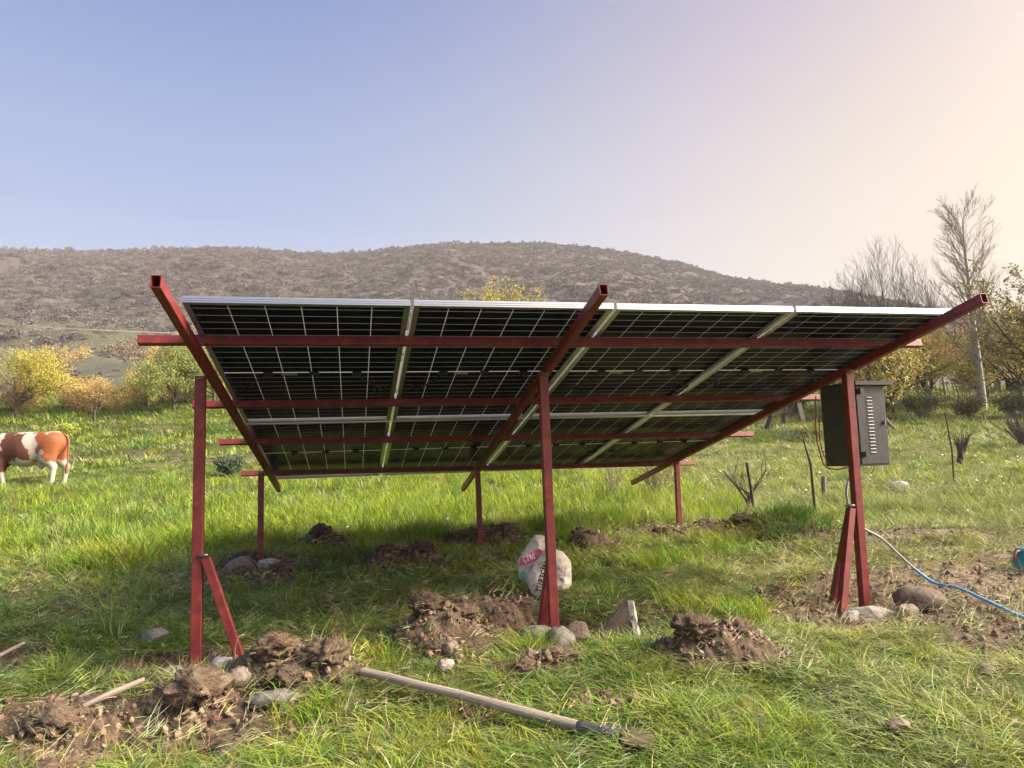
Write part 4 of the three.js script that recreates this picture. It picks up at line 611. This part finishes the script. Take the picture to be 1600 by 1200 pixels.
{ // overhead wires and the pole that carries them (behind the panels)
  const px = -21.4, pz = -62, gy = groundH(px, pz), pole = thing('utility_pole', 'wooden power pole behind the left solar panels', 'pole', [px, gy, pz]);
  part('shaft', limb([V(0, -0.3, 0), V(0, 13.45 - gy, 0)], [0.13, 0.09], 10), barkGrey, pole); part('crossarm', box(0.12, 0.12, 1.6, 0, 13.2 - gy, 0), barkGrey, pole);
  [[17.76, 13.27, -0.6, 'upper one of the two pale power lines crossing the hillside at left'], [17.3, 13.1, 0.6, 'lower one of the two pale power lines crossing the hillside at left']].forEach(([y0, y1, dz, label]) => {
    const pts = []; for (let i = 0; i <= 30; i++) { const t = i / 30; pts.push(V(lerp(-75, px, t) - px, lerp(y0 + 2.3, y1, t) - 1.1 * Math.sin(Math.PI * t) - y1, 0)); } solo('power_line', limb(pts, pts.map(() => 0.022), 5), std(lin(0.5, 0.46, 0.42), 0.6), label, 'wire', [px, y1, pz + dz], 'power lines');
  });
}

// ---------------------------------------------------------------- ground cover
function stuff(name, geo, mat, list, label, category) {     // list of [x, y, z, turn, tiltX, tiltZ, sx, sy, [r, g, b]]
  const m = new THREE.InstancedMesh(geo, mat, list.length), M = new THREE.Matrix4(), q = new THREE.Quaternion(), e = new THREE.Euler(), c = new THREE.Color();
  list.forEach((a, i) => { e.set(a[4], a[3], a[5], 'YXZ'); q.setFromEuler(e); M.compose(V(a[0], a[1], a[2]), q, V(a[6], a[7], a[6])); m.setMatrixAt(i, M); c.setRGB(...a[8]); m.setColorAt(i, c); });
  m.name = name; m.castShadow = m.receiveShadow = true; m.userData = { kind: 'stuff', label, category }; scene.add(m); return m;
}
function tuft(seed, blades, spread, len, wid, droop, splay = 1) {
  const R = rng(seed), pos = [], idx = [];
  for (let i = 0; i < blades; i++) {
    const a = R() * 6.283, r = Math.sqrt(R()) * spread, x = Math.cos(a) * r, z = Math.sin(a) * r, b = a + (R() - 0.5) * 2.4, L = len * (0.45 + 0.75 * R()), w = wid * (0.6 + 0.7 * R()), out = splay * (0.12 + 0.5 * R() * R()), dr = droop * (0.3 + R()), k = pos.length / 3, cx = -Math.sin(b + 1.2 * (R() - 0.5)), cz = Math.cos(b + 1.2 * (R() - 0.5));
    for (let s = 0; s <= 3; s++) { const t = s / 3, h = L * (t - dr * 0.42 * t * t), o = L * (out * t + dr * 0.55 * t * t), ww = s === 3 ? 0 : w * (1 - 0.45 * t * t); const px = x + Math.cos(b) * o, pz = z + Math.sin(b) * o; if (s === 3) pos.push(px, h, pz); else pos.push(px - cx * ww, h, pz - cz * ww, px + cx * ww, h, pz + cz * ww); }
    idx.push(k, k + 1, k + 2, k + 2, k + 1, k + 3, k + 2, k + 3, k + 4, k + 4, k + 3, k + 5, k + 4, k + 5, k + 6);
  }
  const g = new THREE.BufferGeometry(); g.setAttribute('position', new THREE.Float32BufferAttribute(pos, 3)); g.setIndex(idx); g.computeVertexNormals(); return g;
}
const grassMat = new THREE.MeshPhysicalMaterial({ color: 0xffffff, roughness: 0.8, specularIntensity: 0.3, transmission: 0.38, thickness: 0 });
const strawMat = std(0xffffff, 0.9);
const GREEN = [0.16, 0.26, 0.036], LUSH = [0.22, 0.33, 0.03], YELLOW = [0.34, 0.38, 0.05], STRAW = [0.42, 0.39, 0.21], PALE = [0.4, 0.44, 0.19], COOL = [0.19, 0.28, 0.11], BELT = [0.33, 0.43, 0.035], DARK = [0.1, 0.165, 0.03];
function grassTone(x, z, R) {
  const d = dryness(x, z), n = clamp(0.5 + 0.9 * fbm2(x * 1.1 + 40, z * 1.1, 3), 0, 1), rr = R(), v = 0.75 + 0.5 * R(); let a = n > 0.55 ? LUSH : GREEN;
  if (rr < 0.1) a = DARK; else if (rr < 0.24) a = COOL; if (R() < 0.6 * sm(0.4, 2.2, x) + 0.12) a = PALE; if (rr > 1 - 0.1 - 0.4 * d) a = YELLOW; if (rr > 1 - 0.01 - 0.16 * d * d) a = STRAW; if (z < -7.2 && z > -15 && x < 3 && R() < 0.5 - 0.3 * (1 - sm(-4, -1.5, x))) a = BELT; return a.map((c) => c * v);
}
// how tall the grass stands at a place: lush belt behind the frame at left, short on the right field
function grassTall(x, z) { const d = -z; return (0.43 + 0.36 * sm(6, 8, d)) * (0.85 + 0.7 * fbm2(x * 0.8 + 9, z * 0.8, 3)) * (1 + 0.75 * sm(7, 9, d) * (1 - sm(13, 17, d)) * (1 - 0.6 * sm(2, 4, x))) * (1 - 0.35 * sm(1.5, 3, x) * (1 - sm(6, 7.5, d))); }
{
  const R = rng(77), A = 50 * Math.PI / 180, kinds = [[], [], [], []], midk = [[], []], far = [];
  const near = [tuft(1, 14, 0.055, 0.17, 0.0021, 0.9), tuft(2, 13, 0.065, 0.14, 0.0023, 1.3, 1.5), tuft(3, 12, 0.045, 0.22, 0.0022, 0.8), tuft(4, 13, 0.085, 0.12, 0.0023, 1.7, 2.4)];
  const MIDS = [tuft(5, 20, 0.11, 0.22, 0.0045, 0.9), tuft(6, 20, 0.13, 0.17, 0.005, 1.3, 1.4)], FARS = tuft(7, 26, 0.34, 0.26, 0.013, 0.9, 1.2);
  const drop = (r0, r1, n, keep, put) => { for (let i = 0; i < n; i++) { const a = (R() * 2 - 1) * A, r = Math.sqrt(lerp(r0 * r0, r1 * r1, R())), x = Math.sin(a) * r, z = -Math.cos(a) * r, b = bare(x, z); if (R() < 1 - 0.96 * b && R() < keep(x, z)) put(x, z, b); } };
  const one = (x, z, b, k) => { const t = grassTall(x, z) * (1 - 0.5 * b); return [x, groundH(x, z) - 0.006, z, R() * 6.28, (R() - 0.5) * 0.5, (R() - 0.5) * 0.5, k * (0.75 + 0.5 * R()), k * t * (0.7 + 0.5 * R()), grassTone(x, z, R)]; };
  const thick = (x, z) => clamp(0.75 + 0.9 * fbm2(x * 2.2 + 5, z * 2.2, 3), 0.2, 1) * (1 - 0.45 * sm(1.9, 3.2, x) * (1 - sm(6.2, 7.4, -z)));
  drop(1.6, 6.2, 30000, thick, (x, z, b) => { const q = R(); kinds[q < 0.22 ? 0 : q < 0.5 ? 1 : q < 0.56 ? 2 : 3].push(one(x, z, b, 1)); });
  drop(6.2, 11, 17000, thick, (x, z, b) => { const q = R(); kinds[q < 0.4 ? 0 : q < 0.6 ? 1 : 2].push(one(x, z, b, 1.25)); });
  drop(11, 24, 21000, thick, (x, z, b) => midk[R() < 0.6 ? 0 : 1].push(one(x, z, b, 1.05)));
  drop(24, 71, 24000, () => 1, (x, z, b) => far.push(one(x, z, b, 1 + Math.hypot(x, z) * 0.006)));
  near.forEach((g, i) => stuff(['upright_grass', 'drooping_grass', 'tall_grass', 'matted_grass'][i], g, grassMat, kinds[i], ['upright green grass of the foreground', 'drooping grass of the foreground', 'tall grass blades of the foreground', 'flattened grass of the foreground'][i], 'grass'));
  MIDS.forEach((g, i) => stuff('meadow_grass' + (i ? '_001' : ''), g, grassMat, midk[i], 'grass of the meadow behind the frame', 'grass'));
  stuff('far_grass', FARS, grassMat, far, 'grass of the far field', 'grass');
  // grass tussocks on the grassy hump right of the rear post, and by the posts
  const lushList = []; for (const [x0, z0, n, s, k] of [[2.75, -7.4, 160, 0.35, 1.4], [1.4, -4.75, 40, 0.18, 1.25], [1.15, -5.0, 26, 0.15, 1.2], [-0.85, -4.1, 30, 0.15, 1.2], [0.05, -4.32, 22, 0.1, 1.2], [-1.02, -3.5, 30, 0.14, 1.0], [-4.0, -7.2, 120, 0.4, 1.9], [-3.3, -8.3, 200, 0.6, 1.9], [-2.6, -9.2, 200, 0.8, 1.8], [2.9, -3.0, 30, 0.2, 1.3], [-0.3, -3.05, 25, 0.3, 0.9], [0.9, -3.0, 40, 0.3, 0.95], [1.9, -7.0, 40, 0.3, 1.5], [1.3, -6.3, 60, 0.35, 1.4]]) for (let i = 0; i < n; i++) { const x = x0 + (R() + R() - 1) * s * 1.4, z = z0 + (R() + R() - 1) * s * 1.4; lushList.push([x, groundH(x, z) - 0.01, z, R() * 6.28, (R() - 0.5) * 0.4, (R() - 0.5) * 0.4, k * 0.9, k * (0.7 + 0.5 * R()), (x0 === 2.75 ? DARK : R() < 0.6 ? LUSH : YELLOW).map((c) => c * (0.75 + 0.5 * R()))]); }
  stuff('grass_tussocks', near[2], grassMat, lushList, 'taller lush grass tussocks around the posts', 'grass');
  // dry straw lying on turf and soil
  const straw = [];
  for (let i = 0; i < 15000; i++) { const a = (R() * 2 - 1) * A, r = Math.sqrt(lerp(2.5, 81, R())), x = Math.sin(a) * r, z = -Math.cos(a) * r; if (R() > 0.1 + 0.55 * dryness(x, z) * (0.4 + bare(x, z)) + 0.15 * sm(0.5, 2, x)) continue; straw.push([x, groundH(x, z) + 0.012, z, R() * 6.28, 1.35 + 0.3 * R(), (R() - 0.5) * 0.3, 0.9 + 0.5 * R(), 0.6 + 0.7 * R(), STRAW.map((c) => c * (0.6 + 0.7 * R()))]); }
  for (const [x, z, r, top] of CLODS) for (let i = 0; i < 14; i++) { const a = R() * 6.28, q = r * (0.3 + 0.8 * R()), px = x + Math.cos(a) * q, pz = z + Math.sin(a) * q; straw.push([px, lerp(groundH(px, pz) + 0.02, top, R() * 0.8), pz, R() * 6.28, 1 + R(), R() - 0.5, 0.5, 0.4, (R() < 0.6 ? soilB : STRAW).map((c) => c * (0.6 + 0.6 * R()))]); }
  stuff('dry_straw', tuft(9, 6, 0.05, 0.12, 0.0012, 0.5, 1.4), strawMat, straw, 'dry straw and roots lying on the soil', 'straw');
  const fib = FIBRES.map(([w, n, r]) => [w.x, w.y - 0.004, w.z, Math.atan2(n.x, n.z), 0.5 + 0.9 * Math.acos(clamp(n.y, -1, 1)) + 0.5 * (R() - 0.5), 0.6 * (R() - 0.5), 0.45 + 0.3 * R(), 0.3 + 0.4 * R(), (R() < 0.12 ? STRAW : [0.2, 0.135, 0.085]).map((c) => c * (0.6 + 0.5 * R()))]);
  stuff('root_fibres', tuft(10, 9, 0.03, 0.11, 0.0011, 0.9, 1.6), strawMat, fib, 'matted dry roots hanging from the earth clods', 'roots');
  // crumbs of soil and pebbles
  const crumbs = []; for (let i = 0; i < 60000; i++) { const a = (R() * 2 - 1) * A, r = Math.sqrt(lerp(2.5, 90, R())), x = Math.sin(a) * r, z = -Math.cos(a) * r; if (R() > bare(x, z) * 0.9 + 0.01) continue; const s = 0.003 + 0.018 * R() ** 6, k = 0.7 + 0.6 * R(); crumbs.push([x, groundH(x, z) + s * 0.3, z, R() * 6.28, R() * 3, R() * 3, s, s * 0.8, (R() < 0.03 ? [0.3, 0.27, 0.23] : R() < 0.35 ? soilB : soilA).map((c) => c * k * 0.95)]); }
  for (const [x, z, r] of CLODS) for (let i = 0; i < 90; i++) { const a = R() * 6.28, q = r * (0.7 + 0.8 * R()), px = x + Math.cos(a) * q, pz = z + Math.sin(a) * q, s = 0.004 + 0.02 * R() ** 4; crumbs.push([px, groundH(px, pz) + s * 0.4, pz, R() * 6.28, R() * 3, R() * 3, s, s, (R() < 0.3 ? soilB : soilA).map((c) => c * (0.75 + 0.35 * R()))]); }
  stuff('soil_crumbs', lump(1, 4, 1, 0.8, 1, 2, 0.9, 1.8), strawMat, crumbs, 'crumbs of soil and pebbles on the bare ground', 'soil');
  // small flowers in the field
  const fl = []; for (let i = 0; i < 16000; i++) { const a = (R() * 2 - 1) * A, r = Math.sqrt(lerp(64, 1500, R())), x = Math.sin(a) * r, z = -Math.cos(a) * r; if (R() > 0.04 + 0.85 * sm(2, 6, x) * clamp(0.6 + fbm2(x * 0.4, z * 0.4, 2), 0, 1)) continue; fl.push([x, groundH(x, z) + (0.06 + 0.1 * R()), z, R() * 6.28, (R() - 0.5), (R() - 0.5), 0.011 + 0.011 * R(), 0.02, R() < 0.75 ? [0.75, 0.72, 0.62] : [0.65, 0.55, 0.06]]); }
  stuff('field_flowers', new THREE.CircleGeometry(1, 6).rotateX(-Math.PI / 2), strawMat, fl, 'tiny white and yellow flowers in the field', 'flowers');
}
// scrub on the hill
{
  const R = rng(88); const bush = (seed, n, up) => { const Q = rng(seed), tips = []; for (let i = 0; i < n; i++) { const a = Q() * 6.28, e = Math.acos(Q()), r = 0.55 + 0.45 * Math.cbrt(Q()); tips.push(V(Math.cos(a) * Math.sin(e) * r, Math.cos(e) * r * up, Math.sin(a) * Math.sin(e) * r)); } const g = leaves(tips, 1, 0.1, 0.15, [[1, 1, 1], [0.75, 0.73, 0.71], [1.2, 1.15, 1.1]], Q); return g; };
  const B = [bush(1, 190, 0.85), bush(2, 170, 1.1), bush(3, 180, 0.7)], lists = [[], [], []];
  const HT = [[0.135, 0.116, 0.119], [0.165, 0.143, 0.142], [0.115, 0.1, 0.106], [0.185, 0.162, 0.154], [0.095, 0.094, 0.083]];
  for (let i = 0; i < 130000; i++) { const az = (R() * 2 - 1) * 50, r = Math.sqrt(lerp(84 * 84, 520 * 520, R())), x = Math.sin(az * Math.PI / 180) * r, z = -Math.cos(az * Math.PI / 180) * r, dens = 0.08 + 0.92 * sm(105, 185, r + 50 * fbm2(x * 0.015 + 3, z * 0.015, 3)) * clamp(0.8 + 0.8 * fbm2(x * 0.03, z * 0.03, 3), 0.4, 1); if (r > RTOP(az) * 1.06 || R() > dens) continue; const s = 0.6 + 1.0 * R() ** 3 + (r > RTOP(az) * 0.95 ? 0.2 : 0), v = 0.75 + 0.5 * R(); lists[i % 3].push([x, hillH(x, z) - 0.25, z, R() * 6.28, 0, 0, s, s * (0.75 + 0.4 * R()), HT[Math.floor(R() * HT.length)].map((c) => c * v)]); }
  for (let i = 0; i < 520; i++) { const az = -46 + 86 * (i + R()) / 520, r = RTOP(az) * (0.99 + 0.02 * R()), x = Math.sin(az * Math.PI / 180) * r, z = -Math.cos(az * Math.PI / 180) * r; if (fbm2(i * 0.07, 3, 2) < -0.18) continue; const s = 0.7 + 0.7 * R(); lists[1].push([x, hillH(x, z) - 0.2, z, R() * 6.28, 0, 0, s, s * (1.5 + R()), HT[i % 3].map((c) => c * 0.9)]); }
  const bm = new THREE.MeshStandardMaterial({ vertexColors: true, roughness: 1 });
  lists.forEach((l, i) => stuff(['hill_scrub', 'hill_scrub_001', 'hill_scrub_002'][i], B[i], bm, l, 'leafless brown scrub covering the hillside', 'scrub'));
}
renderer.render(scene, camera);
